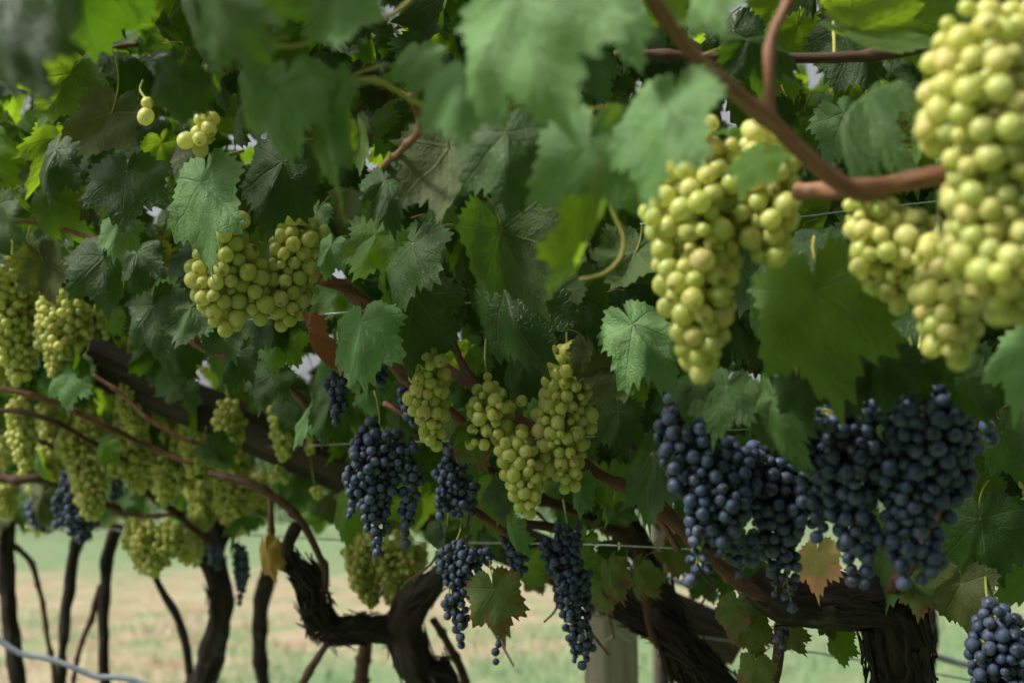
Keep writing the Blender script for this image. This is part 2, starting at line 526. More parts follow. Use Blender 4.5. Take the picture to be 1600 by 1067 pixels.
# ------------------------------------------------------------------ leaves
def leaf_mesh(name, seed, curl=0.25, fold=0.3, wave=0.06, droop=0.25, depth=1.0):
    r = random.Random(seed)
    tips = [(0, 1.0), (50 + r.uniform(-4, 4), 0.86 + r.uniform(-.05, .06)), (104 + r.uniform(-6, 6), 0.66 + r.uniform(-.05, .05)), (150, 0.47)]
    sinus = [(26, 0.77 - 0.13 * depth * r.uniform(.3, 1.2)), (77, 0.66 - 0.13 * depth * r.uniform(.3, 1.2)), (130, 0.50)]
    prof = [tips[0], sinus[0], tips[1], sinus[1], tips[2], sinus[2], tips[3], (171, 0.30), (180, 0.07)]

    def rad(th):
        a = abs(math.degrees(th))
        for (a0, r0), (a1, r1) in zip(prof, prof[1:]):
            if a <= a1 + 1e-6:
                t = (a - a0) / (a1 - a0)
                if r0 > r1: t = t ** 0.9             # pointed lobes, rounded bays
                else: t = 1 - (1 - t) ** 0.9
                return r0 + (r1 - r0) * t
        return prof[-1][1]

    M, K = 160, 8
    ph = [r.uniform(0, 6.28) for _ in range(4)]
    teeth = [r.uniform(0.45, 1.45) for _ in range(M)]
    verts, uv = [(0.0, 0.0, 0.0)], [(0.0, 0.0)]
    for k in range(1, K + 1):
        s = (k / K) ** 0.85
        for i in range(M):
            th = -math.pi + 2 * math.pi * (i + 0.5) / M
            rr = rad(th)
            if k == K:
                rr *= 1 + (0.085, 0.035, -0.03, -0.045, 0.01)[i % 5] * teeth[i // 5]
            elif k == K - 1:
                rr *= 0.995
            rr *= s
            x, y = rr * math.sin(th), rr * math.cos(th)
            z = -droop * max(y, -0.2) ** 2 * 0.6 - fold * abs(x) * (0.6 + 0.4 * abs(x)) + 0.10
            z -= curl * rr ** 3
            z += wave * rr * (math.sin(3 * th + ph[0]) + 0.7 * math.sin(5 * th + ph[1])) + 0.05 * math.sin(9 * x + ph[2]) * math.sin(8 * y + ph[3]) * min(1, 2 * rr)
            z -= 0.10
            verts.append((x, y, z)); uv.append((x, y))
    faces = [(0, 1 + i, 1 + (i + 1) % M) for i in range(M)]
    faces = [(0, 1 + (i + 1) % M, 1 + i) for i in range(M)]
    for k in range(K - 1):
        for i in range(M):
            a, b = 1 + k * M + i, 1 + k * M + (i + 1) % M
            faces.append((a, b, b + M, a + M))
    mb = MB()
    mb.v = [Vector(p) for p in verts]; mb.f = faces; mb.uv = uv
    nb = len(mb.f)
    pts = [Vector((0, 0.03, -0.004)), Vector((r.uniform(-.03, .03), -0.18, -0.07)), Vector((r.uniform(-.12, .12), -0.42, -0.26)), Vector((r.uniform(-.2, .2), -0.62, -0.55))]
    P, V = spline(pts, [0.014, 0.013, 0.013, 0.018], 0.08)
    mb.tube(P, V, 6)
    m = mb.mesh(name, LEAF['green'])
    m.materials.append(M_SHOOT)
    mi = [0] * len(m.polygons)
    for k in range(nb, len(m.polygons)): mi[k] = 1
    m.polygons.foreach_set('material_index', mi)
    return m


LEAVES = [leaf_mesh('leaf_blade', 100 + i, curl=c, fold=f, wave=w, droop=d, depth=dp) for i, (c, f, w, d, dp) in enumerate((
    (.15, .20, .05, .20, 1.0), (.30, .30, .07, .30, .6), (.05, .45, .06, .35, .8), (.25, .10, .10, .45, 1.2), (.40, .35, .09, .10, .5),
    (-.15, .25, .10, .30, .9), (.10, .60, .05, .20, .7), (.20, .30, .14, .50, 1.1), (.55, .15, .08, .30, .4), (.00, .15, .06, .60, .8),
    (.30, .80, .12, .40, .9), (.70, .50, .18, .70, 1.0),
    (.20, .35, .12, .25, 0.1), (.35, .20, .16, .35, 1.9), (.10, .50, .14, .45, 1.6), (.45, .25, .15, .20, 0.0), (-.10, .40, .18, .50, 1.3), (.60, .30, .12, .60, .3)))]

count = {}            # leaves carried by each vine
VINES = []            # (root, px, depth) filled below; a leaf belongs to the vine it grows nearest to


def put_leaf(base, axis, normal, size, width, mat, vine, variant=None, label=None):
    Y = axis.normalized()
    Z = (normal - Y * normal.dot(Y)).normalized()
    X = Y.cross(Z)
    Mx = Matrix.Identity(4)
    for c, vec in enumerate((X * size * width, Y * size, Z * size)):
        Mx[0][c], Mx[1][c], Mx[2][c] = vec
    Mx.translation = base
    me = LEAVES[variant if variant is not None else random.choice((0, 1, 2, 3, 4, 5, 6, 7, 8, 9, 10, 12, 13, 14, 15, 16, 17))]
    count[vine.name] = count.get(vine.name, 0) + 1
    o = link('leaf', me, vine, Mx)
    o.material_slots[0].link = 'OBJECT'
    o.material_slots[0].material = LEAF[mat]
    if label: o['label'] = label
    return o


# ------------------------------------------------------------------ vines: trunks, arms and canes
def pxpath(pts):
    return [at(x, y, d) for x, y, d, _ in pts], [r * d / FPX for _, _, d, r in pts]


def trunk_part(root, name, pts, mat=M_BARK, seg=22, step=0.012, gnarl=0.35, gscale=16.0, ridge=0.22, to_ground=False):
    P, Rr = pxpath(pts)
    if to_ground:
        foot = P[0].copy()
        P = [Vector((foot.x + 0.05 * random.uniform(-1, 1), foot.y + 0.04, -0.03)), Vector((foot.x + 0.03 * random.uniform(-1, 1), foot.y + .02, foot.z * 0.5))] + P
        Rr = [Rr[0] * 1.5, Rr[0] * 1.05] + Rr
    P, Rr = spline(P, Rr, step)
    mb = MB()
    mb.tube(P, Rr, seg, gnarl, gscale, True, ridge)
    for k in range(len(mb.v)): mb.v[k] = mb.v[k] - wloc(root)
    o = bpy.data.objects.new(name, mb.mesh(name, mat))
    COL.objects.link(o); o.parent = root
    return P, Rr


def cane(root, pts, mat=M_CANE, name='cane', seg=10, nodes=True):
    P, Rr = pxpath(pts)
    P, Rr = spline(P, Rr, 0.006)
    L = 0.0
    gap = random.uniform(0.06, 0.09)
    for i in range(1, len(P)):
        L += (P[i] - P[i - 1]).length
        if nodes:
            ph = (L % gap) / gap
            Rr[i] *= 1 + 0.45 * math.exp(-((ph - 0.5) / 0.07) ** 2)
        P[i] = P[i] + Vector((noise.noise(P[i] * 14), noise.noise(P[i] * 14 + Vector((9, 9, 9))), noise.noise(P[i] * 14 + Vector((3, 7, 1))))) * Rr[i] * 0.8
    mb = MB()
    mb.tube(P, Rr, seg, 0.10, 90.0)
    for k in range(len(mb.v)): mb.v[k] = mb.v[k] - wloc(root)
    o = bpy.data.objects.new(name, mb.mesh(name, mat))
    COL.objects.link(o); o.parent = root
    return o


def vine(label, px, py, d):
    p = at(px, py, d)
    root = empty('grapevine', (p.x, p.y, 0.0))
    tag(root, label, 'grapevine', 'grapevines of the pergola row')
    VINES.append((root, px, d))
    return root


def loose_bark(root, P, Rr, n, lmin=0.03, lmax=0.09):
    mb = MB()
    for _ in range(n):
        i = random.randrange(2, len(P) - 8)
        t = (P[i + 2] - P[i - 2]).normalized()
        s = Vector((random.gauss(0, 1), random.gauss(0, 1), random.gauss(0, 1)))
        s = (s - t * s.dot(t)).normalized()
        b = t.cross(s)
        l, w = random.uniform(lmin, lmax), random.uniform(0.002, 0.005)
        lift = random.uniform(0.0, 0.008)
        r0 = Rr[i] * random.uniform(1.0, 1.18)
        k0 = len(mb.v)
        for q in range(5):
            u = q / 4
            c = P[i] + s * (r0 + lift * (2 * u - 1) ** 2) + t * (u - 0.5) * l + b * 0.004 * math.sin(u * 5 + l * 90)
            ww = w * (1 - 0.6 * abs(2 * u - 1))
            for off, hh in ((-1, 0), (1, 0), (1, 0.0015), (-1, 0.0015)):
                mb.v.append(c + b * ww * off + s * hh - wloc(root)); mb.uv.append((off * 0.05, u * l))
        for q in range(4):
            for e in range(4):
                a, b2 = k0 + q * 4 + e, k0 + q * 4 + (e + 1) % 4
                mb.f.append((a, b2, b2 + 4, a + 4))
    o = bpy.data.objects.new('loose_bark', mb.mesh('loose_bark', M_BARK))
    COL.objects.link(o); o.parent = root
    o['kind'] = 'stuff'


# the vine that hangs close above the camera, its trunk out of the picture
v_over = vine('vine shoots hanging close overhead with large pale out-of-focus leaves and a thick reddish cane', 1950, 700, 0.75)
trunk_part(v_over, 'trunk', [(1950, 1067, 0.75, 55), (1930, 800, 0.75, 50), (1860, 520, 0.68, 38), (1720, 300, 0.60, 26)], to_ground=True, step=0.02)
cane(v_over, [(1720, 285, 0.60, 21.1), (1560, 262, 0.58, 16.7), (1470, 275, 0.57, 15.8), (1400, 290, 0.57, 15), (1340, 298, 0.57, 15), (1270, 255, 0.56, 13.2), (1205, 195, 0.55, 12.3),
              (1130, 130, 0.54, 11.4), (1075, 75, 0.53, 11.4), (1035, 20, 0.52, 10.6), (960, -90, 0.50, 9.68)], M_NEARCANE)
cane(v_over, [(1245, 298, 0.62, 14), (1300, 292, 0.60, 14), (1350, 292, 0.58, 14)], M_NEARCANE)
cane(v_over, [(1203, 195, 0.55, 9), (1202, 120, 0.55, 8), (1205, 60, 0.55, 8), (1230, 5, 0.55, 8), (1255, -60, 0.55, 7)], M_NEARCANE)
cane(v_over, [(960, 86, 0.80, 6), (1080, 88, 0.80, 8), (1200, 92, 0.80, 8), (1310, 92, 0.80, 9), (1400, 84, 0.80, 9), (1520, 60, 0.80, 9), (1640, 30, .8, 9)], M_OLDCANE)
cane(v_over, [(1398, 85, 0.80, 7), (1388, 40, 0.82, 6), (1372, -30, 0.85, 6)], M_OLDCANE)
cane(v_over, [(1408, 70, 0.80, 4), (1412, 20, 0.82, 4), (1416, -40, 0.85, 4)], M_OLDCANE)
cane(v_over, [(1303, 90, 0.80, 2.5), (1304, 50, 0.82, 2.5), (1300, -40, 0.85, 2.5)], M_SHOOT)
cane(v_over, [(520, 140, 0.62, 3.7), (560, 125, 0.62, 4.3), (600, 130, 0.64, 4.3), (650, 160, 0.66, 4.3), (720, 190, 0.7, 3.7)], M_SHOOT)
cane(v_over, [(640, 150, 0.66, 6), (660, 200, 0.7, 7), (622, 240, 0.78, 5), (590, 275, 0.95, 5), (575, 330, 1.2, 5)])
cane(v_over, [(360, 90, 0.62, 3.1), (420, 72, 0.6, 3.7), (470, 70, 0.6, 3.7), (540, 40, 0.6, 3.7), (620, 20, .6, 4.3), (700, -60, .6, 5)], M_SHOOT)
cane(v_over, [(905, 437, 0.66, 3.1), (940, 430, 0.66, 3.1), (968, 405, 0.66, 3.1), (974, 370, 0.66, 3.1), (962, 342, 0.66, 3.1), (945, 300, .66, 2.5)], M_SHOOT, 'tendril', nodes=False)

# the thick vine in the lower right
v_right = vine('thick gnarled vine with a shaggy trunk and bent arm below the large blue grapes', 1400, 1067, 1.08)
P, Q = trunk_part(v_right, 'trunk', [(1402, 1110, 1.10, 44), (1402, 1040, 1.10, 42), (1396, 985, 1.09, 48), (1372, 945, 1.08, 44), (1310, 938, 1.07, 32), (1255, 940, 1.06, 30), (1215, 930, 1.05, 34), (1180, 905, 1.05, 24)], to_ground=True, seg=34, step=0.007)
loose_bark(v_right, P, Q, 520)
trunk_part(v_right, 'trunk_arm', [(1395, 960, 1.08, 36), (1425, 925, 1.09, 28), (1450, 880, 1.12, 22), (1480, 820, 1.16, 16)])
cane(v_right, [(1260, 940, 1.05, 13), (1205, 930, 1.04, 12), (1160, 908, 1.03, 12), (1120, 880, 1.02, 10.5), (1080, 835, 1.01, 11), (1035, 798, 1.01, 11), (985, 765, 1.02, 9), (935, 735, 1.04, 8), (870, 688, 1.06, 7),
               (820, 655, 1.07, 7), (745, 610, 1.08, 7), (690, 570, 1.09, 7), (620, 520, 1.1, 6), (520, 440, 1.12, 7), (440, 380, 1.15, 6)], M_REDCANE)
cane(v_right, [(1368, 962, 1.11, 11), (1395, 925, 1.05, 10), (1418, 895, 1.0, 9), (1440, 850, 0.98, 8), (1470, 780, .97, 7), (1500, 690, .97, 6)], M_REDCANE)
cane(v_right, [(1060, 860, 1.02, 5), (1045, 830, 1.02, 6), (1025, 800, 1.02, 6)])
cane(v_right, [(1700, 700, 0.98, 14), (1600, 668, 1.0, 13), (1540, 640, 1.0, 11), (1440, 590, 1.02, 9), (1300, 500, 1.05, 8)])
cane(v_right, [(1180, 700, 1.1, 7), (1220, 640, 1.1, 7), (1260, 560, 1.05, 7), (1300, 470, 1.0, 6), (1230, 400, 1.0, 6)], M_OLDCANE)
cane(v_right, [(1200, 1110, 1.10, 8), (1210, 1067, 1.10, 9), (1217, 1020, 1.08, 9), (1219, 960, 1.07, 8)], M_OLDCANE)

# the vine that climbs along the post
v_post = vine('dark vine with twisted stems climbing beside the pale wooden post and rafter', 1065, 1067, 1.45)
P, Q = trunk_part(v_post, 'trunk', [(1084, 1120, 1.5, 24), (1066, 1040, 1.5, 24), (1050, 980, 1.5, 23), (1038, 930, 1.5, 17), (1016, 890, 1.5, 17), (992, 850, 1.5, 20), (970, 800, 1.5, 20), (940, 750, 1.5, 16)], to_ground=True, step=0.01)
loose_bark(v_post, P, Q, 180)
P, Q = trunk_part(v_post, 'trunk_arm', [(1170, 1130, 1.45, 20.3), (1110, 1050, 1.45, 20.3), (1060, 1000, 1.46, 21.8), (1020, 975, 1.48, 20.3), (975, 950, 1.5, 17.2), (930, 930, 1.52, 10.9), (880, 905, 1.55, 7.8)], step=0.01)
loose_bark(v_post, P, Q, 140)
cane(v_post, [(1030, 1010, 1.46, 5), (1014, 975, 1.44, 5), (1012, 935, 1.43, 6), (1018, 905, 1.42, 6), (1005, 870, 1.42, 7), (990, 835, 1.42, 6), (960, 800, 1.4, 6)], M_OLDCANE)
cane(v_post, [(1000, 860, 1.4, 9), (960, 830, 1.4, 9), (900, 800, 1.38, 8), (840, 775, 1.35, 8), (780, 745, 1.3, 7), (700, 700, 1.28, 7), (620, 655, 1.26, 6)], M_OLDCANE)
cane(v_post, [(905, 860, 1.36, 7), (880, 830, 1.34, 8), (830, 820, 1.32, 7), (780, 830, 1.32, 6)], M_OLDCANE)
cane(v_post, [(960, 748, 1.06, 3.5), (935, 742, 1.06, 4), (900, 730, 1.06, 4.5), (850, 700, 1.08, 4)], M_CANE)
cane(v_post, [(980, 690, 1.2, 6), (1010, 740, 1.18, 7), (1040, 790, 1.16, 7), (1075, 840, 1.12, 7)], M_OLDCANE)
cane(v_post, [(830, 690, 1.07, 8), (790, 640, 1.08, 8), (740, 606, 1.1, 9), (715, 560, 1.12, 6), (705, 520, 1.15, 6)], M_OLDCANE)
cane(v_post, [(800, 840, 1.2, 5), (770, 815, 1.2, 6), (740, 795, 1.2, 5.5), (705, 775, 1.22, 5)], M_CANE)

# the crooked vine in the middle
v_mid = vine('crooked vine whose black trunk bends into a knotted elbow below the green bunches', 660, 1067, 1.6)
P, Q = trunk_part(v_mid, 'trunk', [(690, 1120, 1.6, 34.4), (660, 1060, 1.6, 29.2), (640, 1010, 1.6, 25.8), (632, 975, 1.6, 25.8), (645, 945, 1.6, 25.8), (668, 920, 1.6, 22.4), (690, 895, 1.58, 17.2), (715, 865, 1.58, 11.2)], to_ground=True, seg=28, step=0.009)
loose_bark(v_mid, P, Q, 240)
P, Q = trunk_part(v_mid, 'trunk_arm', [(640, 1000, 1.6, 20.6), (600, 985, 1.6, 14.6), (560, 982, 1.6, 17.2), (525, 985, 1.6, 17.2), (500, 965, 1.6, 20.6), (490, 930, 1.58, 19.8), (478, 900, 1.57, 17.2), (460, 885, 1.57, 13.8), (448, 862, 1.56, 12.9), (452, 840, 1.56, 14.6), (465, 820, 1.56, 12)], gnarl=0.55, step=0.008)
loose_bark(v_mid, P, Q, 240)
cane(v_mid, [(505, 925, 1.56, 7), (508, 895, 1.56, 6), (498, 870, 1.56, 5.5), (480, 828, 1.56, 6), (455, 795, 1.57, 6.5), (415, 768, 1.58, 6.5), (370, 752, 1.6, 6), (330, 738, 1.62, 5)], M_OLDCANE)
cane(v_mid, [(428, 862, 1.58, 4), (424, 820, 1.58, 5), (421, 780, 1.58, 4)])
cane(v_mid, [(470, 1075, 1.7, 7), (490, 1035, 1.7, 6), (515, 995, 1.65, 5)], M_OLDCANE)
cane(v_mid, [(730, 1090, 1.7, 7), (720, 1045, 1.7, 7), (700, 1005, 1.68, 6), (676, 970, 1.65, 6)], M_OLDCANE)
cane(v_mid, [(568, 1130, 1.9, 11), (568, 1060, 1.9, 11), (570, 1000, 1.9, 10), (560, 960, 1.9, 9)], M_OLDCANE, 'sucker')
cane(v_mid, [(600, 560, 1.08, 10), (622, 585, 1.08, 9), (660, 615, 1.09, 8), (700, 640, 1.1, 8), (740, 680, 1.12, 7), (790, 710, 1.15, 6)])
cane(v_mid, [(540, 500, 1.15, 6), (570, 540, 1.12, 7), (602, 566, 1.09, 8)])
cane(v_mid, [(600, 630, 1.15, 5), (640, 650, 1.14, 5), (690, 690, 1.14, 4)])
cane(v_mid, [(500, 438, 1.0, 8), (530, 445, 1.02, 9), (560, 460, 1.04, 7), (640, 500, 1.1, 7)])
cane(v_mid, [(480, 640, 1.35, 5), (440, 600, 1.32, 6), (380, 565, 1.3, 6), (320, 545, 1.3, 6), (260, 500, 1.3, 5), (200, 430, 1.3, 5)])

v_a = vine('stout leaning trunk between the flattened green bunch and the yellow leaf', 330, 1067, 2.2)
P, Q = trunk_part(v_a, 'trunk', [(300, 1120, 2.2, 22), (318, 1060, 2.2, 20), (338, 1000, 2.2, 19), (346, 950, 2.2, 18), (338, 905, 2.2, 19), (332, 870, 2.2, 20), (345, 830, 2.2, 16), (370, 800, 2.2, 12)], to_ground=True)
loose_bark(v_a, P, Q, 100)
cane(v_a, [(340, 860, 2.15, 5.6), (300, 825, 2.1, 5.6), (260, 790, 2.05, 5.6), (225, 770, 2.0, 5), (190, 740, 2.0, 4.3), (140, 720, 2.0, 3.7), (60, 690, 2.0, 3.7), (-60, 660, 2.0, 3.7)], M_OLDCANE)
cane(v_a, [(175, 802, 2.1, 3.7), (240, 806, 2.1, 3.7), (290, 802, 2.1, 3.1)], M_CANE)
v_b = vine('slim upright trunk just left of the crooked elbow, under the yellow leaf', 410, 1067, 2.7)
trunk_part(v_b, 'trunk', [(416, 1120, 2.7, 12), (412, 1060, 2.7, 11), (406, 1000, 2.7, 11), (408, 950, 2.7, 12), (415, 910, 2.7, 14), (425, 880, 2.7, 12), (440, 850, 2.7, 9)], to_ground=True)
v_c = vine('thin curved vine stem rising under the flattened green bunch', 290, 1067, 2.3)
trunk_part(v_c, 'trunk', [(299, 1120, 2.3, 6), (297, 1060, 2.3, 6), (290, 1005, 2.3, 6), (275, 960, 2.3, 6.5), (255, 925, 2.3, 6), (243, 900, 2.3, 6), (235, 860, 2.3, 6)], seg=12, to_ground=True)
v_d = vine('straight slender trunk with a thin side stem forking off to its left', 165, 1067, 2.6)
trunk_part(v_d, 'trunk', [(164, 1120, 2.6, 8), (163, 1040, 2.6, 8), (162, 960, 2.6, 8.5), (165, 900, 2.6, 9), (172, 855, 2.6, 11), (185, 820, 2.6, 9)], seg=16, to_ground=True)
cane(v_d, [(114, 1120, 2.6, 4), (116, 1050, 2.6, 4), (130, 1000, 2.6, 4), (148, 950, 2.6, 5), (158, 915, 2.6, 5)], M_OLDCANE, 'side_stem')
v_e = vine('slender trunk leaning right, between the forked stem and the straight one', 95, 1067, 2.5)
trunk_part(v_e, 'trunk', [(92, 1120, 2.5, 9), (96, 1040, 2.5, 8), (103, 960, 2.5, 8), (112, 890, 2.5, 9), (120, 850, 2.5, 10), (128, 810, 2.5, 9)], seg=16, to_ground=True)
v_f = vine('trunk at the left edge with a thin stem branching away to its right', 20, 1067, 2.4)
P, Q = trunk_part(v_f, 'trunk', [(30, 1120, 2.4, 12), (26, 1050, 2.4, 12), (18, 990, 2.4, 12), (12, 930, 2.4, 12), (10, 870, 2.4, 14), (8, 830, 2.4, 15), (0, 790, 2.4, 12)], to_ground=True)
cane(v_f, [(88, 1130, 2.4, 3.7), (84, 1050, 2.4, 3.7), (72, 980, 2.4, 3.7), (62, 920, 2.4, 3.7), (50, 885, 2.4, 4.3), (22, 850, 2.4, 4.3)], M_OLDCANE, 'side_stem')
cane(v_f, [(-120, 700, 1.9, 6.2), (0, 745, 1.9, 7.4), (60, 748, 1.9, 6.8), (120, 770, 1.95, 6.2), (190, 800, 2.0, 5)], M_OLDCANE)
cane(v_f, [(-60, 595, 1.6, 3.7), (30, 612, 1.6, 4.3), (100, 635, 1.62, 5), (170, 668, 1.65, 4.3), (240, 700, 1.7, 3.7), (300, 725, 1.7, 3.7)])
cane(v_f, [(-80, 640, 1.7, 3.7), (60, 650, 1.7, 4.3), (140, 690, 1.75, 3.7), (200, 720, 1.8, 3.1)], M_OLDCANE)
cane(v_f, [(145, 585, 1.55, 3.1), (190, 615, 1.55, 3.1), (240, 660, 1.55, 3.1), (300, 690, 1.56, 3.1), (350, 700, 1.58, 3.1)])
cane(v_f, [(-60, 330, 1.35, 3.7), (60, 350, 1.35, 3.7), (140, 370, 1.3, 3.7), (210, 395, 1.28, 3.7), (260, 420, 1.3, 3.1)])
cane(v_f, [(120, 105, 1.3, 4.3), (150, 100, 1.3, 3.7), (175, 75, 1.3, 3.7), (215, 70, 1.3, 3.7)])
v_g = vine('distant thin trunk seen to the right of the shaggy trunk', 1455, 1067, 2.9)
trunk_part(v_g, 'trunk', [(1452, 1120, 2.9, 8), (1452, 1050, 2.9, 8), (1458, 1000, 2.9, 8), (1455, 960, 2.9, 9), (1450, 920, 2.9, 9)], seg=14, to_ground=True)


# ------------------------------------------------------------------ trellis: rafter, post, brace, wires, hoses
def timber(name, a, b, w, h, mat, parent, roll=0.0, n=14):
    """A sawn timber from a to b with worn, slightly crooked edges."""
    t = (b - a).normalized()
    s = t.cross(Vector((0, 1, 0)) if abs(t.y) < 0.8 else Vector((1, 0, 0))).normalized()
    q = t.cross(s)
    s, q = s * math.cos(roll) + q * math.sin(roll), q * math.cos(roll) - s * math.sin(roll)
    prof = []
    for sx, sy in ((1, 1), (-1, 1), (-1, -1), (1, -1)):
        c = 0.10
        pr = [(sx * w / 2, sy * (h / 2) * (1 - 2 * c)), (sx * w / 2 * (1 - .6 * c), sy * h / 2 * (1 - .6 * c)), (sx * (w / 2) * (1 - 2 * c), sy * h / 2)]
        prof += pr if sx * sy > 0 else pr[::-1]
    mb = MB()
    L = (b - a).length
    per = 0.0
    for i in range(n + 1):
        c = a + (b - a) * i / n + (s * noise.noise(a * 3 + Vector((i * .3, 0, 0))) + q * noise.noise(a * 3 + Vector((0, i * .3, 5)))) * w * 0.06 - wloc(parent)
        for k, (x, y) in enumerate(prof):
            j = 1 + 0.03 * noise.noise(Vector((i * 0.9, k * 1.7, L)))
            mb.v.append(c + s * x * j + q * y * j); mb.uv.append((k / len(prof), i / n * L))
    m = len(prof)
    for i in range(n):
        for k in range(m):
            mb.f.append((i * m + k, i * m + (k + 1) % m, (i + 1) * m + (k + 1) % m, (i + 1) * m + k))
    mb.f.append(tuple(range(m))[::-1]); mb.f.append(tuple(n * m + k for k in range(m)))
    me = mb.mesh(name, mat, False)
    o = bpy.data.objects.new(name, me); COL.objects.link(o); o.parent = parent
    return o


pb = at(957, 1067, 1.95)
tr = empty('trellis', (pb.x, pb.y, 0))
tag(tr, 'weathered timber trellis frame with a long sloping rafter on a pale square post', 'trellis')
timber('rafter', at(-420, 316, 1.74), at(1150, 1003, 1.82), 0.062, 0.070, M_BEAM, tr, R(22), 30)
timber('post', Vector((pb.x, pb.y, -0.2)), at(952, 890, 1.95), 0.082, 0.075, M_POST, tr, R(30))
timber('brace', at(1000, 915, 2.02), at(1110, 770, 1.98), 0.045, 0.055, M_POST, tr, R(20))
pf = at(1033, 1067, 5.2)
pr = empty('far_post', (pf.x, pf.y, 0))
pr.name = 'vineyard_post'
tag(pr, 'blurred dark vineyard post in the alley behind the twisted vine stems', 'post')
timber('post', Vector((pf.x, pf.y, -0.2)), at(1030, 815, 5.2), 0.07, 0.07, M_BEAM, pr, R(20))


def wire(name, pts, mat, label, cat, group=None, step=0.03, seg=7):
    P, Rr = pxpath(pts)
    P, Rr = spline(P, Rr, step)
    org = P[0].copy()
    mb = MB()
    mb.tube([p - org for p in P], Rr, seg)
    o = bpy.data.objects.new(name, mb.mesh(name, mat))
    o.location = org
    COL.objects.link(o)
    tag(o, label, cat, group)
    return o


WG = 'trellis wires'
wire('trellis_wire', [(-250, 705, 2.6, 1.0), (300, 700, 2.0, 1.0), (640, 690, 1.2, 1.1), (850, 685, 1.12, 1.1), (1050, 676, 1.12, 1.2), (1500, 655, 1.12, 1.2), (1900, 640, 1.12, 1.2)], M_WIRE, 'thin wire running level through the middle green bunches', 'wire', WG)
wire('trellis_wire', [(-200, 815, 2.9, 1.0), (300, 832, 2.3, 1.0), (560, 845, 1.75, 1.2), (860, 849, 1.3, 1.4), (1050, 856, 1.2, 1.5), (1230, 866, 1.2, 1.5), (1600, 880, 1.2, 1.5), (1900, 890, 1.2, 1.5)], M_WIRE, 'thin bright wire crossing behind the cane tied with black', 'wire', WG)
wire('trellis_wire', [(900, 955, 1.7, 1.5), (1050, 988, 1.7, 1.5), (1200, 1008, 1.7, 1.5), (1350, 1032, 1.7, 1.5), (1550, 1068, 1.7, 1.5), (1800, 1110, 1.7, 1.5)], M_WIRE, 'lowest thin wire passing behind the reddening leaves at the bottom', 'wire', WG)
wire('trellis_wire', [(380, 500, 1.05, 1.2), (480, 493, 1.02, 1.5), (555, 487, 1.0, 1.5), (640, 478, 1.05, 1.4), (800, 470, 1.1, 1.3)], M_WIRE, 'short stretch of wire beside the dry orange leaf', 'wire', WG)
wire('trellis_wire', [(1000, 350, 0.95, 1.4), (1240, 340, 0.95, 1.4), (1320, 330, 0.95, 1.4), (1700, 290, 0.95, 1.4)], M_WIRE, 'thin wire under the thick reddish cane at upper right', 'wire', WG)
wire('irrigation_hose', [(-250, 900, 1.9, 4.5), (-60, 968, 1.9, 4.5), (0, 1000, 1.9, 4.5), (30, 1020, 1.9, 4.5), (70, 1027, 1.9, 4.5), (110, 1040, 1.9, 4.5), (150, 1057, 1.9, 4.5), (190, 1058, 1.9, 4.5), (240, 1075, 1.9, 4.5), (330, 1120, 1.9, 4.5)], M_HOSE, 'grey hose sagging across the bottom left corner in front of the trunks', 'hose', 'irrigation hoses', 0.02, 12)
wire('irrigation_hose', [(880, 850, 2.6, 5), (1030, 898, 2.6, 5), (1140, 935, 2.6, 5), (1300, 970, 2.6, 5), (1440, 1018, 2.6, 5), (1530, 1043, 2.6, 5), (1700, 1080, 2.6, 5)], M_HOSE, 'blurred grey hose running behind the thick trunk at lower right', 'hose', 'irrigation hoses', 0.03, 12)
wire('plant_tie', [(1092, 868, 1.0, 2.5), (1088, 880, 0.99, 2.5), (1094, 890, 0.985, 2.5), (1102, 902, 0.985, 2.3), (1113, 913, 0.985, 2.0)], M_TIE, 'black plastic tie end hanging off the reddish cane', 'plant tie', None, 0.003, 8)
wire('binding_wire', [(925, 1010, 1.68, 1.5), (950, 998, 1.66, 1.8), (970, 983, 1.66, 1.8), (1000, 985, 1.66, 1.8), (985, 1000, 1.66, 1.8), (965, 985, 1.65, 1.8)], M_WIRE, 'loop of pale binding wire wound on the rafter above the post', 'wire', None, 0.004, 6)


# ------------------------------------------------------------------ grape clusters
def ico(name, sub, sx, sz, seed=0, rough=0.0):
    import bmesh
    bm = bmesh.new()
    bmesh.ops.create_icosphere(bm, subdivisions=sub, radius=0.5)
    for v in bm.verts:
        if rough:
            k = 1 - rough * abs(noise.noise(v.co * 5 + Vector((seed, 0, 0)))) * 1.6 - rough * 0.5 * noise.noise(v.co * 11)
            v.co *= k
        else:
            v.co *= 1 + 0.03 * noise.noise(v.co * 2.2 + Vector((seed * 3.1, 0, 0)))
        v.co.x *= sx; v.co.y *= sx; v.co.z *= sz
    m = bpy.data.meshes.new(name)
    bm.to_mesh(m); bm.free()
    smooth(m)
    return m


WB = [ico('white_berry', 3, 1.0, 1.0 + 0.04 * k, k + 1) for k in range(3)]
BB = [ico('blue_berry', 3, 1.0, 0.97 + 0.03 * k, k + 7) for k in range(3)]
RB = [ico('shrivelled_berry', 3, 0.85, 0.85, k + 17, 0.45) for k in range(3)]
for m in WB: m.materials.append(M_WHITE)
for m in BB + RB: m.materials.append(M_BLUE)
NBERRY = 0


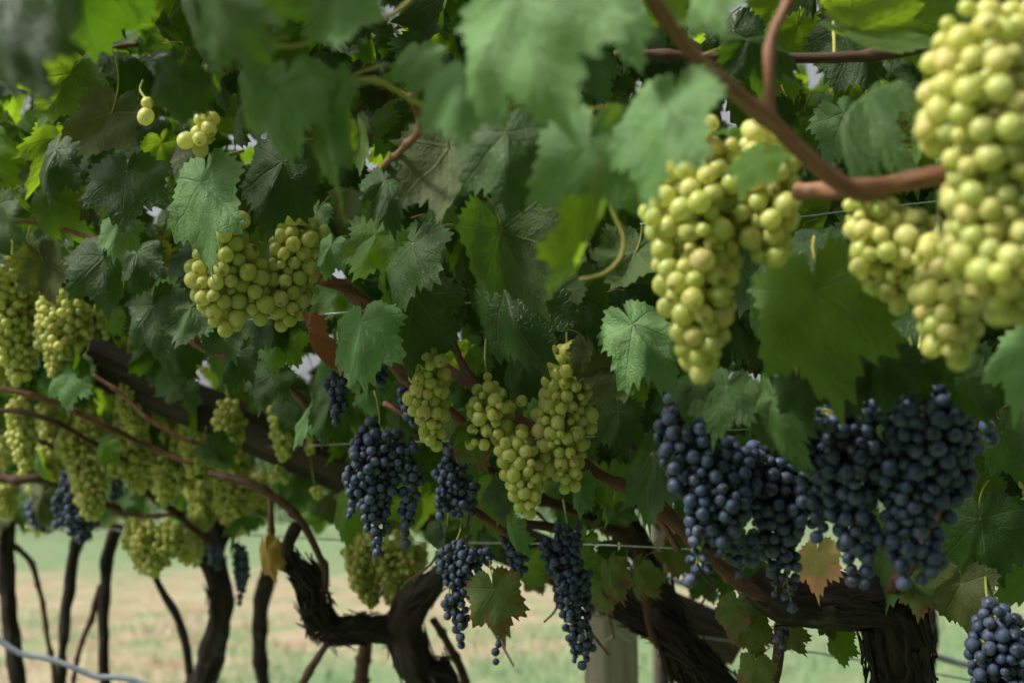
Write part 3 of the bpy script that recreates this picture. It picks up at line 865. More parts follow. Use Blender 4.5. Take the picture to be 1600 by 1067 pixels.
def pack(lobes, b, rg, loose, lump=0.42):
    """Berry centres and sizes in pixel space (x right, y down, z away) on the skin of the lobes, pushed apart until they touch."""
    segs = []
    for lobe in lobes:
        for (x0, y0, r0), (x1, y1, r1) in zip(lobe, lobe[1:]):
            L = math.hypot(x1 - x0, y1 - y0)
            segs.append((np.array([x0, y0, 0.0]), np.array([x1, y1, 0.0]), r0, r1, L * (r0 + r1) + 0.5 * (r0 * r0 + r1 * r1)))
    wts = np.array([s[4] for s in segs]); wts /= wts.sum()

    def cand():
        A, B, r0, r1, _ = segs[rg.choice(len(segs), p=wts)]
        t = rg.uniform(-0.12, 1.12)
        tc = min(max(t, 0), 1)
        c = A + (B - A) * tc
        r = r0 + (r1 - r0) * tc
        d = rg.normal(size=3)
        ax = (B - A) / max(np.linalg.norm(B - A), 1e-6)
        if 0 <= t <= 1: d -= ax * d.dot(ax) * 0.8
        d /= np.linalg.norm(d)
        rr = max(r - b * 0.5, b * 0.12)
        if rr > b * 0.9 and rg.random() < 0.22: rr -= b * 0.75
        rr *= rg.uniform(0.86, 1.06)
        rr *= 1 + lump * noise.noise(Vector([float(q) for q in (c / (2.4 * b) + d * 1.1)]))
        return c + d * rr, c, rr

    pts, cen, rad, size = np.zeros((0, 3)), [], [], []
    fails, cap = 0, 290
    thr = 0.72 + 0.14 * loose
    while fails < 260 and len(pts) < cap:
        p, c, rr = cand()
        s = b * (rg.uniform(0.74, 1.05) if rg.random() > 0.10 else rg.uniform(0.45, 0.72))
        if len(pts):
            d = np.linalg.norm(pts - p, axis=1)
            if np.any(d < thr * 0.5 * (np.array(size) + s)):
                fails += 1
                continue
        fails = max(0, fails - 30)
        pts = np.vstack([pts, p]); cen.append(c); rad.append(rr); size.append(s)
    size, cen, rad = np.array(size), np.array(cen), np.array(rad)
    for _ in range(14):
        dv = pts[:, None, :] - pts[None, :, :]
        dist = np.linalg.norm(dv, axis=2) + np.eye(len(pts)) * 1e6
        want = 0.5 * (size[:, None] + size[None, :]) * 0.96
        push = np.clip(want - dist, 0, None)
        pts = pts + (dv / dist[:, :, None] * push[:, :, None]).sum(1) * 0.28
        off = pts - cen
        l = np.linalg.norm(off, axis=1) + 1e-6
        pts = cen + off / l[:, None] * (l + (rad - l) * 0.22)[:, None]
    return pts, size, cen


def cluster(colour, d, bpx, lobes, label, hang=None, loose=None, stalk=60, raisin=None):
    global NBERRY
    rg = np.random.default_rng(int(lobes[0][0][0] * 7 + lobes[0][0][1] * 13 + 5))
    if loose is None: loose = 0.0 if colour == 'w' else 0.5
    bpx *= 0.93
    if colour == 'b' and max(q[2] for q in lobes[0]) > 2.0 * bpx:          # ragged strands round the main body
        lobes = [[(x, y, r * 0.88 if r > 1.5 * bpx else r) for x, y, r in l] for l in lobes]
        main = lobes[0]
        for _ in range(5):
            q = rg.integers(0, max(1, len(main) - 2))
            t = rg.uniform(0, 1)
            x, y, r = [main[q][e] + (main[q + 1][e] - main[q][e]) * t for e in range(3)]
            x += float(rg.choice([-1, 1]) * rg.uniform(0.5, 0.95) * r)
            ln = float(rg.uniform(2.2, 4.2) * bpx)
            lobes.append([(x, y, 1.25 * bpx), (x + float(rg.uniform(-.6, .6) * bpx), y + ln * .6, 0.95 * bpx), (x + float(rg.uniform(-.8, .8) * bpx), y + ln, 0.5 * bpx)])
    pts, size, cen = pack(lobes, bpx, rg, loose, 0.45 if colour == 'w' else 0.5)
    k = float(d / FPX)
    x0, y0, r0 = lobes[0][0]
    top = at(x0, y0 - r0, d)
    root = empty('grape_cluster', top)
    tag(root, label, 'grapes', 'white grape clusters' if colour == 'w' else 'blue grape clusters')

    def loc(p): return at(p[0], p[1], d) + FWD * float(p[2] * k)

    # stalk, rachis and little berry stems in one part
    mb = MB()
    if hang is None: hang = (x0 + rg.uniform(-12, 12), y0 - r0 - stalk)
    hp = at(hang[0], hang[1], d + 0.05)
    th = max(0.0011, 0.085 * bpx * k)
    start = at(x0, y0, d)
    P, V = spline([hp, (hp + start) * 0.5 + RIGHT * float(rg.uniform(-.004, .004)), start], [th * 1.2, th, th], 0.006)
    mb.tube([p - top for p in P], V, 7)
    for lobe in lobes:
        q = [at(x, y, d) for x, y, _ in lobe]
        if lobe is not lobes[0]: q = [start] + q
        P, V = spline(q, list(np.linspace(th * 0.8, th * 0.35, len(q))), 0.008)
        mb.tube([p - top for p in P], V, 6)
    for p, c, s in zip(pts, cen, size):
        a, b2 = loc(c), loc(p)
        mb.tube([a - top, (a + b2) * 0.5 - top + Vector((0, 0, float(0.15 * s * k))), b2 - top], [th * 0.42, th * 0.3, th * 0.32], 4, cap=False)
    so = bpy.data.objects.new('stalk', mb.mesh('stalk', M_STEM)); COL.objects.link(so); so.parent = root
    ys = [y for lb in lobes for _, y, _ in lb]
    for p, c, s in zip(pts, cen, size):
        outw = (loc(p) - loc(c))
        if outw.length < 1e-5: outw = Vector((0, 0, -1))
        outw = (outw.normalized() + Vector((0, 0, -0.9)) + Vector(rg.normal(0, .2, 3))).normalized()
        shr = raisin is not None and p[1] > raisin and rg.random() < 0.85
        me = (RB if shr else WB if colour == 'w' else BB)[rg.integers(0, 3)]
        sc = float(s * k * (0.9 if shr else 1.0))
        rot = outw.to_track_quat('Z', 'Y').to_matrix().to_4x4() @ Matrix.Rotation(rg.uniform(0, 6.28), 4, 'Z')
        o = bpy.data.objects.new('berry', me)
        o.parent = root
        o.matrix_basis = Matrix.Translation(loc(p) - top) @ rot @ Matrix.Diagonal((sc * float(rg.uniform(.93, 1.04)), sc * float(rg.uniform(.93, 1.04)), sc * float(rg.uniform(.95, 1.08)), 1.0))
        COL.objects.link(o)
        NBERRY += 1
    return root


C = cluster
# close at the upper right
C('w', 0.54, 45, [[(1535, 75, 78), (1525, 160, 98), (1550, 250, 85), (1560, 330, 80), (1560, 400, 92), (1575, 460, 58)], [(1590, 60, 60), (1610, 170, 60)]], 'largest white bunch, out of focus, at the upper right edge')
C('w', 0.64, 39, [[(1352, 335, 46), (1386, 390, 66), (1400, 455, 46)], [(1375, 340, 36), (1440, 362, 44), (1448, 420, 42)]], 'white bunch between the thick reddish cane and the spotted leaf')
C('w', 0.60, 40, [[(1460, 400, 40), (1472, 450, 52), (1488, 520, 50), (1500, 566, 24)]], 'narrow yellowish white bunch ending just above the biggest blue bunch')
C('w', 0.67, 40, [[(1085, 225, 55), (1076, 310, 80), (1082, 400, 72), (1092, 500, 60), (1095, 562, 36)]], 'long white bunch at upper right, beside the one wearing a small leaf')
C('w', 0.66, 40, [[(1190, 240, 60), (1195, 325, 62), (1200, 392, 38)]], 'short white bunch with a small green leaf lying on it')
# in focus, left and middle
C('w', 1.0, 31, [[(352, 368, 46), (342, 425, 54), (358, 480, 42), (356, 512, 20)], [(385, 420, 40), (405, 480, 26), (402, 506, 14)]], 'plump sharp white bunch under the greyish leaf, brighter one of the pair')
C('w', 1.02, 29, [[(465, 365, 48), (455, 420, 46), (450, 480, 36), (444, 504, 20)], [(480, 360, 26), (512, 368, 14)]], 'shaded white bunch just above the dry orange leaf')
C('w', 1.0, 25, [[(672, 575, 36), (668, 630, 36), (678, 688, 22)]], 'slim bright white bunch left of the trio hanging mid-picture')
C('w', 1.0, 24, [[(762, 600, 24), (768, 640, 44), (752, 680, 32)], [(790, 630, 22), (822, 628, 10)]], 'loose white bunch with gaps, above the red-edged leaf', loose=1.0)
C('w', 0.99, 24, [[(800, 690, 36), (815, 720, 40), (820, 770, 32), (826, 800, 16)]], 'small bright white bunch low in the middle, its tip lowest of that group', hang=(862, 655))
C('w', 1.0, 26, [[(888, 570, 44), (880, 640, 50), (880, 710, 42), (890, 758, 20)]], 'long dense white bunch right of centre on the level wire')
C('w', 0.92, 28, [[(228, 155, 14), (230, 185, 14)]], 'handful of white berries half hidden by a dark leaf at upper left', stalk=14)
C('w', 0.92, 29, [[(325, 185, 22), (308, 222, 28), (312, 242, 14)]], 'few yellow white berries peeping below a dark leaf at top left', loose=0.6)
# left, softer
C('w', 1.45, 17, [[(18, 440, 42), (18, 510, 46), (32, 585, 20)]], 'white bunch cut by the left edge above the rafter')
C('w', 1.42, 17, [[(98, 492, 44), (96, 540, 34), (84, 584, 14)]], 'white bunch left of the rafter with a green leaf below its tip')
C('w', 1.45, 16, [[(156, 485, 14), (166, 524, 11)]], 'tiny white bunch beside the bunch over the rafter end')
C('w', 1.5, 16, [[(310, 575, 10), (300, 568, 12), (318, 580, 9)]], 'scrap of white berries under the leaf stalk on the rafter', stalk=10)
C('w', 1.62, 16, [[(356, 642, 24), (360, 685, 25), (364, 718, 13)], [(370, 650, 14), (380, 660, 10)]], 'small white bunch hanging alone against the dark rafter')
C('w', 1.6, 15, [[(436, 640, 18), (440, 680, 21), (442, 712, 12)]], 'small white bunch beside the folded leaf left of the sharp blue bunch')
C('w', 1.6, 14, [[(482, 670, 11), (484, 705, 11)]], 'thin white bunch closest to the sharp blue bunch on its left')
G = [
    (1.95, 14, [[(74, 640, 16), (82, 690, 22), (78, 735, 18)]], 'leftmost slim white bunch of the crowded row under the rafter'),
    (1.9, 14, [[(118, 690, 24), (136, 740, 26), (146, 800, 15)], [(150, 710, 18), (180, 730, 14)]], 'long white bunch hanging next to the small blue bunch on the left'),
    (1.9, 14, [[(165, 620, 16), (178, 670, 20), (185, 715, 16)]], 'white bunch with a pale leaf, highest of the crowded row under the rafter'),
    (1.85, 15, [[(208, 645, 22), (205, 690, 28), (218, 752, 17)]], 'bright white bunch in the centre of the crowded left row'),
    (1.88, 15, [[(262, 700, 34), (268, 745, 26), (258, 776, 14)], [(285, 705, 20), (298, 720, 14)]], 'broad bright white bunch over the dark cane in the crowded row'),
    (2.05, 13, [[(232, 630, 16), (238, 660, 16)]], 'small dim white bunch close below the lit rafter edge'),
    (2.05, 13, [[(310, 745, 20), (318, 790, 22), (325, 825, 12)]], 'dim white bunch right of the broad bright bunch'),
    (2.0, 14, [[(368, 730, 24), (362, 775, 26), (376, 825, 15)]], 'white bunch farthest right in the crowded row, above the stout trunk'),
    (1.95, 14, [[(4, 630, 16), (8, 680, 20), (4, 720, 12)]], 'white bunch cut by the left edge below the rafter'),
    (2.2, 13, [[(4, 760, 16), (6, 795, 16)]], 'dim white bunch at the left edge above the trunk'),
    (2.1, 13, [[(45, 740, 12), (52, 762, 10)]], 'tiny white bunch above the dark blue bunch at far left'),
    (2.0, 14, [[(225, 838, 28), (235, 870, 24), (240, 890, 12)], [(262, 842, 26), (285, 850, 16), (290, 872, 11)]], 'flattened wide white bunch hanging lowest on the left'),
    (2.05, 13, [[(300, 820, 14), (305, 850, 15), (306, 878, 9)]], 'slim white bunch beside the flattened wide one'),
    (1.68, 13.5, [[(568, 862, 28), (572, 900, 24), (580, 936, 13)]], 'soft green-white bunch on the left of the twin pair above the elbow'),
    (1.68, 13.5, [[(622, 872, 36), (616, 905, 26), (612, 934, 14)], [(645, 865, 16), (655, 862, 12)]], 'soft green-white bunch on the right of the twin pair above the elbow'),
    (1.75, 14, [[(430, 738, 14), (440, 746, 10)]], 'tiny white bunch beneath the small folded leaf near the rafter'),
    (2.0, 14, [[(150, 650, 22), (155, 700, 22), (165, 745, 14)]], 'white bunch half hidden between the long one and the pale-leaved one'),
    (2.15, 13, [[(345, 700, 20), (340, 745, 18)]], 'dim white bunch just beyond the one hanging against the rafter'),
    (1.95, 14, [[(240, 690, 20), (238, 740, 20), (245, 775, 12)]], 'white bunch squeezed between the two bright ones of the crowded row'),
    (2.2, 13, [[(100, 640, 18), (108, 675, 16)]], 'small high white bunch near the left canes under the rafter'),
    (2.15, 13, [[(405, 755, 16), (400, 800, 14)]], 'dim white bunch above the slim trunk and the yellow leaf'),
    (1.75, 14, [[(196, 600, 16), (202, 640, 18), (208, 670, 10)]], 'bright white bunch directly under the lower edge of the rafter'),
    (1.8, 14, [[(128, 625, 14), (140, 665, 16), (150, 690, 10)]], 'white bunch right of the green leaf below the rafter end'),
    (1.8, 14, [[(300, 660, 18), (306, 700, 20), (300, 735, 11)]], 'white bunch left of the one hanging alone against the rafter'),
    (1.75, 14, [[(30, 640, 16), (38, 690, 20), (40, 730, 11)]], 'bright white bunch between the left edge and the leftmost slim bunch'),
    (1.7, 14, [[(494, 768, 10), (503, 784, 9)]], 'tiny white bunch tucked under the rafter left of the sharp blue bunch'),
]
for gi, (d, b, lb, lab) in enumerate(G): C('w', d + (0.12, -0.10, 0.30, 0.0)[gi % 4] * (d > 1.8), b, [[(x, y, r * 1.22) for x, y, r in l] for l in lb], lab)
C('w', 0.98, 21, [[(1094, 805, 11), (1098, 850, 11)]], 'string of yellow berries showing behind the wide blue bunch')
C('w', 1.0, 24, [[(1606, 760, 16), (1602, 805, 14)]], 'white berries just entering at the right edge beside dark leaves')
# blue
C('b', 1.02, 18.5, [[(590, 690, 44), (576, 735, 46), (584, 795, 28), (590, 868, 11)], [(620, 700, 36), (646, 750, 21), (637, 800, 18), (633, 848, 10)]], 'sharp blue bunch with two tails in the centre', hang=(585, 610))
C('b', 1.05, 17, [[(525, 595, 20), (528, 635, 18), (526, 658, 10)]], 'small dark blue bunch just left above the sharp one')
C('b', 1.13, 17, [[(585, 580, 24), (592, 592, 16)]], 'dark blue bunch mostly hidden behind the middle cane fork')
C('b', 1.12, 17, [[(640, 610, 20), (642, 645, 18), (645, 662, 10)]], 'dark blue bunch behind the slim white bunch')
C('b', 1.18, 16, [[(706, 718, 32), (714, 760, 26), (722, 785, 18), (718, 806, 9)]], 'dark blue bunch beneath the slim and loose white ones', loose=0.3)
C('b', 1.15, 15.5, [[(705, 862, 28), (728, 880, 34), (716, 930, 17), (716, 975, 12), (718, 1004, 6)], [(750, 865, 22), (766, 872, 14)]], 'loose blue bunch with a long thin tail beside the browning leaf', loose=0.5, hang=(722, 800))
C('b', 1.2, 15.5, [[(800, 845, 18), (812, 862, 22), (812, 890, 16)]], 'small blue bunch tucked behind the small grey leaf')
C('b', 1.2, 16, [[(888, 840, 34), (884, 880, 34), (895, 935, 30), (896, 990, 17), (898, 1030, 6)], [(905, 930, 24), (918, 960, 12)]], 'long dark blue bunch hanging in front of the sloping rafter', loose=0.3, hang=(880, 780))
C('b', 1.15, 15, [[(778, 985, 9), (776, 1010, 11), (774, 1034, 6)]], 'tiny blue tail hanging just below the browning leaf', loose=0.8)
C('b', 0.80, 25.5, [[(1052, 645, 42), (1080, 715, 56), (1125, 790, 62), (1130, 845, 34), (1130, 875, 14)], [(1100, 700, 40), (1160, 730, 46)]], 'slanting blue bunch right of the speckled leaf', raisin=855, hang=(1075, 590))
C('b', 0.82, 25, [[(1190, 725, 50), (1218, 785, 66), (1210, 845, 34), (1212, 890, 19), (1212, 926, 10)], [(1240, 760, 50), (1268, 775, 24)]], 'blue bunch ending in shrivelled berries above the arm of the vine', raisin=885)
C('b', 0.76, 27, [[(1300, 640, 74), (1318, 715, 76), (1332, 790, 46), (1332, 855, 24), (1332, 905, 12)]], 'big blue bunch directly below the spotted leaf')
C('b', 0.74, 27.5, [[(1440, 625, 86), (1448, 705, 88), (1424, 795, 48), (1412, 862, 30), (1414, 912, 14)], [(1495, 660, 52), (1496, 745, 40), (1478, 818, 16)]], 'biggest blue bunch, right of the one below the spotted leaf')
C('b', 0.85, 28, [[(1540, 645, 20), (1546, 685, 20)]], 'few dark blue berries right of the biggest blue bunch', loose=0.5)
C('b', 0.92, 24.5, [[(1556, 965, 34), (1572, 1020, 56), (1580, 1085, 50), (1580, 1150, 26)]], 'blue bunch in the bottom right corner', hang=(1540, 900))
C('b', 1.82, 15, [[(108, 748, 22), (117, 795, 29), (128, 838, 16)]], 'blue bunch at far left, hanging beside the long white one')
C('b', 2.3, 13, [[(50, 790, 14), (58, 815, 14), (66, 828, 8)]], 'dark blue bunch above the slender trunks at far left')
C('b', 2.1, 13, [[(184, 735, 11), (182, 770, 12), (176, 790, 8)]], 'dark blue bunch behind the crowded white row')
C('b', 2.15, 13, [[(330, 840, 14), (336, 870, 15), (340, 886, 8)]], 'blue bunch in front of the top of the stout trunk')
C('b', 2.1, 13, [[(374, 862, 15), (378, 895, 15), (376, 925, 9), (374, 945, 5)]], 'tapering blue bunch between the stout and slim trunks')
C('b', 1.06, 16, [[(1220, 962, 13), (1222, 990, 14), (1216, 1022, 9)]], 'dried little blue bunch among reddening leaves below the vine arm', raisin=900, loose=0.4)

# ------------------------------------------------------------------ the leaves one can pick out in the photograph
PXV = {'over': v_over, 'right': v_right, 'post': v_post, 'mid': v_mid, 'a': v_a, 'f': v_f}


def nearest_vine(px, d):
    if d < 0.72: return v_over
    return min(((abs(px - vx) * (d / FPX) + 0.8 * abs(d - vd), r) for r, vx, vd in VINES[1:6] + VINES[8:11]), key=lambda t: t[0])[1]


# base x, base y, tip x, tip y, depth, tip nearer by (m), width, roll (deg), material, variant, upper side to camera
HERO = [
    (800, -45, 850, 198, 0.47, .015, 1.05, 12, 'pale', 0, 1), (725, 105, 705, 206, 0.53, .02, 1.0, -10, 'pale', 1, 1),
    (1050, 135, 978, 305, 0.52, .01, 0.95, 15, 'pale', 9, 1), (925, 190, 888, 368, 0.57, .01, .90, -14, 'pale', 2, 1),
    (930, 345, 866, 487, 0.56, .02, .34, 30, 'light', 6, 0), (1046, 205, 1012, 300, 0.54, 0.0, .35, 60, 'light', 6, 0),
    (448, 110, 424, 236, 0.60, .01, 1.0, 8, 'pale', 3, 1), (362, 0, 332, 92, 0.52, .01, .95, -8, 'pale', 1, 1),
    (388, 70, 354, 180, 0.56, .01, .50, 35, 'pale', 2, 1), (528, -30, 532, 80, 0.53, .01, 1.0, 0, 'pale', 5, 1),
    (520, 135, 490, 322, 0.60, .01, .40, 25, 'pale', 9, 1), (790, 188, 792, 318, 0.72, .02, 1.0, -18, 'green', 1, 1),
    (700, 205, 716, 365, 0.78, .02, .75, 30, 'olive', 2, 0), (655, 75, 640, 140, 0.60, .01, 1.0, 0, 'pale', 0, 1),
    (962, -15, 966, 102, 0.52, .01, .55, 30, 'pale', 7, 1), (1040, -40, 985, 62, 0.55, .01, .7, -20, 'light', 4, 0),
    (1110, -40, 1112, 50, 0.52, .01, .9, 10, 'pale', 0, 1), (-10, 20, 52, 152, 0.47, .01, .7, 20, 'green', 6, 1),
    (120, -70, 140, 108, 0.62, -.03, 1.05, -20, 'green', 1, 1), (300, -40, 296, 140, 0.64, -.03, .8, 25, 'green', 2, 1),
    (282, 112, 276, 208, 0.62, -.01, .9, -15, 'green', 0, 1), (120, 100, 66, 198, 1.15, .0, .9, 10, 'light', 2, 0),
    (45, 10, 72, 85, 1.2, 0, 1, 0, 'light', 1, 0), (182, 160, 138, 268, 1.0, .02, .8, 20, 'olive', 9, 0),
    (200, 252, 184, 350, 0.98, .03, 1.0, -10, 'green', 0, 1), (92, 222, 58, 302, 1.1, .02, .8, 15, 'green', 1, 1),
    (318, 262, 298, 416, 0.93, .02, .82, 16, 'pale', 9, 1), (448, 236, 398, 358, 0.95, .01, .85, -12, 'green', 1, 1),
    (565, 488, 552, 595, 0.94, .03, .95, 8, 'pale', 1, 1), (772, 335, 838, 502, 0.84, 0, .85, -22, 'green', 6, 0),
    (782, 430, 828, 578, 0.90, .03, .95, 12, 'green', 1, 1), (650, 440, 622, 580, 1.0, 0, .9, -25, 'green', 2, 0),
    (652, 362, 600, 482, 0.95, .02, .9, 20, 'green', 0, 1), (592, 352, 556, 442, 0.9, .02, .8, -15, 'light', 5, 1),
    (600, 270, 610, 350, 0.85, .02, .8, -15, 'green', 3, 1), (978, 490, 1056, 600, 0.88, .03, .75, -20, 'pale', 4, 1),
    (995, 548, 930, 646, 0.93, 0, .7, 25, 'olive', 2, 0), (1270, 420, 1305, 645, 0.68, .02, .85, -10, 'light', 0, 1),
    (1200, 430, 1190, 560, 0.80, .01, .9, 20, 'green', 1, 1), (1205, 600, 1226, 742, 0.73, .02, .72, 20, 'green', 3, 1),
    (1140, 590, 1110, 680, 0.75, .02, .9, -10, 'green', 0, 1), (1022, 688, 994, 822, 0.96, .03, .80, 12, 'green', 2, 1),
    (965, 630, 970, 712, 1.05, .02, .8, -20, 'green', 1, 1), (1625, 515, 1574, 632, 0.66, .02, .8, 0, 'pale', 0, 1),
    (1530, 790, 1545, 922, 0.98, .02, 1.0, -10, 'green', 1, 1), (1420, 840, 1370, 940, 1.05, .02, .9, 10, 'green', 2, 1),
    (1500, 895, 1512, 1005, 0.98, .02, .85, 12, 'olive', 3, 1), (1440, 905, 1432, 968, 1.02, .01, .9, -12, 'autumn', 0, 1),
    (1278, 852, 1268, 930, 0.93, .02, .85, 8, 'blush', 0, 1), (1150, 935, 1130, 1000, 1.08, .01, .9, 10, 'autumn', 3, 1),
    (1165, 950, 1188, 1045, 1.08, .01, .6, -12, 'autumn', 3, 1), (1225, 975, 1255, 1030, 1.1, .01, .8, 15, 'autumn', 0, 1),
    (1180, 1030, 1165, 1095, 1.08, .01, .9, 0, 'autumn', 1, 1), (1310, 985, 1312, 1042, 1.1, .01, .75, 0, 'light', 4, 1),
    (1290, 965, 1300, 1000, 1.1, .01, 1, 0, 'olive', 0, 1), (1155, 860, 1170, 935, 1.1, .02, .9, 10, 'green', 1, 1),
    (768, 905, 786, 1004, 1.08, .02, .85, -12, 'autumn', 0, 1), (728, 672, 752, 736, 1.0, .01, .9, 5, 'autumn', 3, 1),
    (742, 660, 705, 690, 1.0, .01, .7, 5, 'light', 0, 1), (950, 880, 966, 942, 1.15, .02, .75, 10, 'autumn', 1, 1),
    (478, 500, 500, 588, 0.96, .01, .28, 20, 'dry', 11, 1), (414, 848, 424, 914, 1.55, .02, .55, 10, 'yellow', 2, 1),
    (798, 818, 816, 872, 1.05, .01, .6, 15, 'pale', 4, 1), (112, 572, 94, 642, 1.40, .02, .95, 10, 'pale', 0, 1),
    (125, 560, 118, 600, 1.38, .02, .6, -30, 'green', 2, 0), (285, 600, 238, 612, 1.42, .01, 1.0, 0, 'green', 0, 1),
    (290, 602, 292, 650, 1.42, .01, .7, 30, 'green', 1, 1), (496, 618, 448, 690, 1.25, .02, .7, 18, 'pale', 6, 1),
    (520, 610, 500, 690, 1.2, .02, .7, -18, 'green', 1, 1), (188, 342, 172, 396, 1.0, .02, .9, -8, 'pale', 1, 1),
    (238, 462, 242, 565, 1.12, .02, .85, 8, 'green', 0, 1), (160, 385, 168, 485, 1.15, .02, .95, -20, 'green', 2, 1),
    (215, 385, 205, 450, 1.1, 0.02, 1, 10, 'green', 7, 1), (62, 395, 92, 478, 1.25, 0, .75, 15, 'olive', 6, 0),
    (445, 515, 415, 575, 1.05, .02, 1.0, 0, 'light', 1, 1), (520, 375, 500, 430, 0.92, .01, .8, 0, 'pale', 7, 1),
    (908, 745, 896, 816, 1.03, .01, .5, 10, 'pale', 2, 1), (545, 775, 530, 852, 1.45, .02, .8, 8, 'light', 1, 1),
    (1365, 135, 1270, 235, 0.64, .02, .55, 40, 'green', 11, 1), (1310, 40, 1460, 92, 0.68, .01, .5, -30, 'light', 6, 0),
    (1395, 30, 1530, 50, 0.95, 0, .9, 0, 'light', 9, 0), (1150, 60, 1270, 80, 0.72, 0, .7, -20, 'green', 10, 1),
    (1195, 232, 1150, 292, 0.60, .01, .9, 0, 'light', 0, 1), (1190, 140, 1175, 190, 1.1, 0, 1, 0, 'light', 1, 0),
    (1400, 235, 1300, 200, 0.75, 0, .4, 50, 'olive', 6, 0), (1420, 160, 1450, 260, 0.85, 0, .6, 30, 'light', 2, 0),
    (1350, 370, 1400, 430, 0.85, .02, .8, 0, 'green', 0, 1), (1300, 360, 1240, 400, .85, .02, .8, 0, 'green', 3, 1),
    (918, 535, 938, 612, 0.97, 0.0, .6, 40, 'olive', 2, 0), (820, 560, 800, 640, 1.1, 0, .9, 0, 'green', 1, 1),
    (800, 745, 770, 810, 1.15, .02, 1.0, 0, 'green', 0, 1), (640, 600, 610, 690, 1.2, .02, .9, 10, 'green', 1, 1),
    (340, 480, 360, 560, 1.1, .02, .9, 0, 'green', 2, 1), (300, 470, 280, 545, 1.1, .02, .9, 0, 'green', 5, 1),
    (380, 540, 345, 600, 1.15, .02, .9, 12, 'green', 7, 1), (430, 575, 400, 640, 1.2, .02, .9, -12, 'green', 0, 1),
    (415, 480, 440, 545, 1.05, .02, .9, -12, 'green', 1, 1), (1500, 560, 1560, 640, 0.9, .02, .9, -12, 'green', 1, 1),
    (1560, 660, 1590, 760, 0.95, .02, .9, 12, 'green', 2, 1), (1450, 480, 1400, 560, 0.9, .02, .9, 0, 'green', 0, 1),
    (1060, 600, 1040, 660, 0.95, .02, .9, 0, 'green', 5, 1), (1000, 380, 960, 470, 0.85, .02, .9, 20, 'green', 1, 0),
    (1385, 545, 1372, 640, 0.69, .01, .9, 0, 'green', 1, 1), (1245, 585, 1262, 665, 0.70, .01, .9, -10, 'green', 0, 1), (1505, 575, 1540, 665, 0.69, .01, .9, 10, 'green', 12, 1),
    (1330, 560, 1310, 640, 0.71, .01, .8, 20, 'green', 15, 1), (1430, 560, 1450, 640, 0.70, .0, .9, -20, 'green', 14, 1), (1085, 590, 1060, 650, 0.76, .01, .9, 0, 'green', 13, 1),
    (1170, 100, 1205, 190, 1.1, -.03, .9, 0, 'light', 12, 0), (1405, 185, 1440, 285, 1.0, -.03, .8, 20, 'light', 1, 0), (1330, 5, 1300, 90, 1.15, -.04, .9, 0, 'light', 0, 0),
    (1250, 25, 1232, 110, 1.1, -.04, .9, 10, 'light', 13, 0), (1490, 5, 1500, 85, 1.0, -.03, .9, 0, 'light', 15, 0), (1330, 120, 1350, 190, 1.1, -.03, .9, -20, 'light', 14, 0),
    (100, 205, 60, 275, 1.2, -.03, .8, 0, 'light', 13, 0), (250, 215, 262, 275, 1.25, -.03, .8, 0, 'light', 12, 0), (420, 300, 400, 345, 1.25, -.03, .8, 0, 'light', 0, 0), (620, 215, 600, 270, 1.2, -.03, .8, 0, 'light', 1, 0),
    (735, 540, 715, 580, 1.25, -.03, .8, 0, 'light', 1, 0), (205, 95, 170, 150, 1.25, -.03, .8, 0, 'light', 1, 0),
    (880, 440, 850, 530, 0.95, .0, .9, 20, 'green', 2, 0), (560, 200, 575, 280, 0.8, .0, .5, 30, 'light', 2, 0),
]
for bx, by, tx, ty, d, nearer, w, roll, mat, var, face in HERO:
    bx, by = bx + 0.15 * (tx - bx), by + 0.15 * (ty - by)      # the lobes reach back past the stalk
    P0, P1 = at(bx, by, d), at(tx, ty, d - nearer)
    ax = P1 - P0
    Y = ax.normalized()
    toc = (CAMP - P0).normalized()
    if not face: toc = -toc
    else: toc = (toc + Vector((-0.45, 0, 0.42))).normalized()
    n = (toc - Y * toc.dot(Y)).normalized()
    n = Matrix.Rotation(R(roll), 3, Y) @ n
    put_leaf(P0, ax, n, ax.length * 1.0, w * 1.0, mat, nearest_vine((bx + tx) / 2, d), var)

# ------------------------------------------------------------------ the rest of the canopy, leaf by leaf
LOW = [(-500, 790), (-100, 800), (0, 805), (200, 805), (330, 815), (450, 800), (600, 790), (720, 820), (850, 830), (1000, 780), (1100, 760), (1250, 810), (1400, 850), (1500, 920), (1600, 930), (2100, 980)]
DX = [-500, 0, 400, 800, 1200, 1600, 2100]
DY = [-600, -100, 100, 300, 500, 700, 900]
FRONT = np.array([       # least distance of the leaf mass behind the things picked out above
    [0.70, 0.70, 0.72, 0.72, 0.72, 0.72, 0.72],
    [0.85, 0.85, 0.85, 0.80, 0.82, 0.85, 0.85],
    [1.10, 1.10, 1.00, 0.85, 0.85, 0.85, 0.85],
    [1.15, 1.15, 1.05, 0.95, 0.90, 0.88, 0.88],
    [1.40, 1.40, 1.12, 1.05, 0.92, 0.88, 0.88],
    [2.05, 2.00, 1.75, 1.25, 1.00, 0.95, 0.95],
    [2.30, 2.25, 1.85, 1.50, 1.15, 1.02, 1.00]])


def front(x, y):
    x = min(max(x, DX[0]), DX[-1] - 1e-3); y = min(max(y, DY[0]), DY[-1] - 1e-3)
    i = max(k for k in range(len(DX) - 1) if DX[k] <= x); j = max(k for k in range(len(DY) - 1) if DY[k] <= y)
    u, v = (x - DX[i]) / (DX[i + 1] - DX[i]), (y - DY[j]) / (DY[j + 1] - DY[j])
    return (FRONT[j, i] * (1 - u) + FRONT[j, i + 1] * u) * (1 - v) + (FRONT[j + 1, i] * (1 - u) + FRONT[j + 1, i + 1] * u) * v


def low(x):
    return float(np.interp(x, [p[0] for p in LOW], [p[1] for p in LOW]))


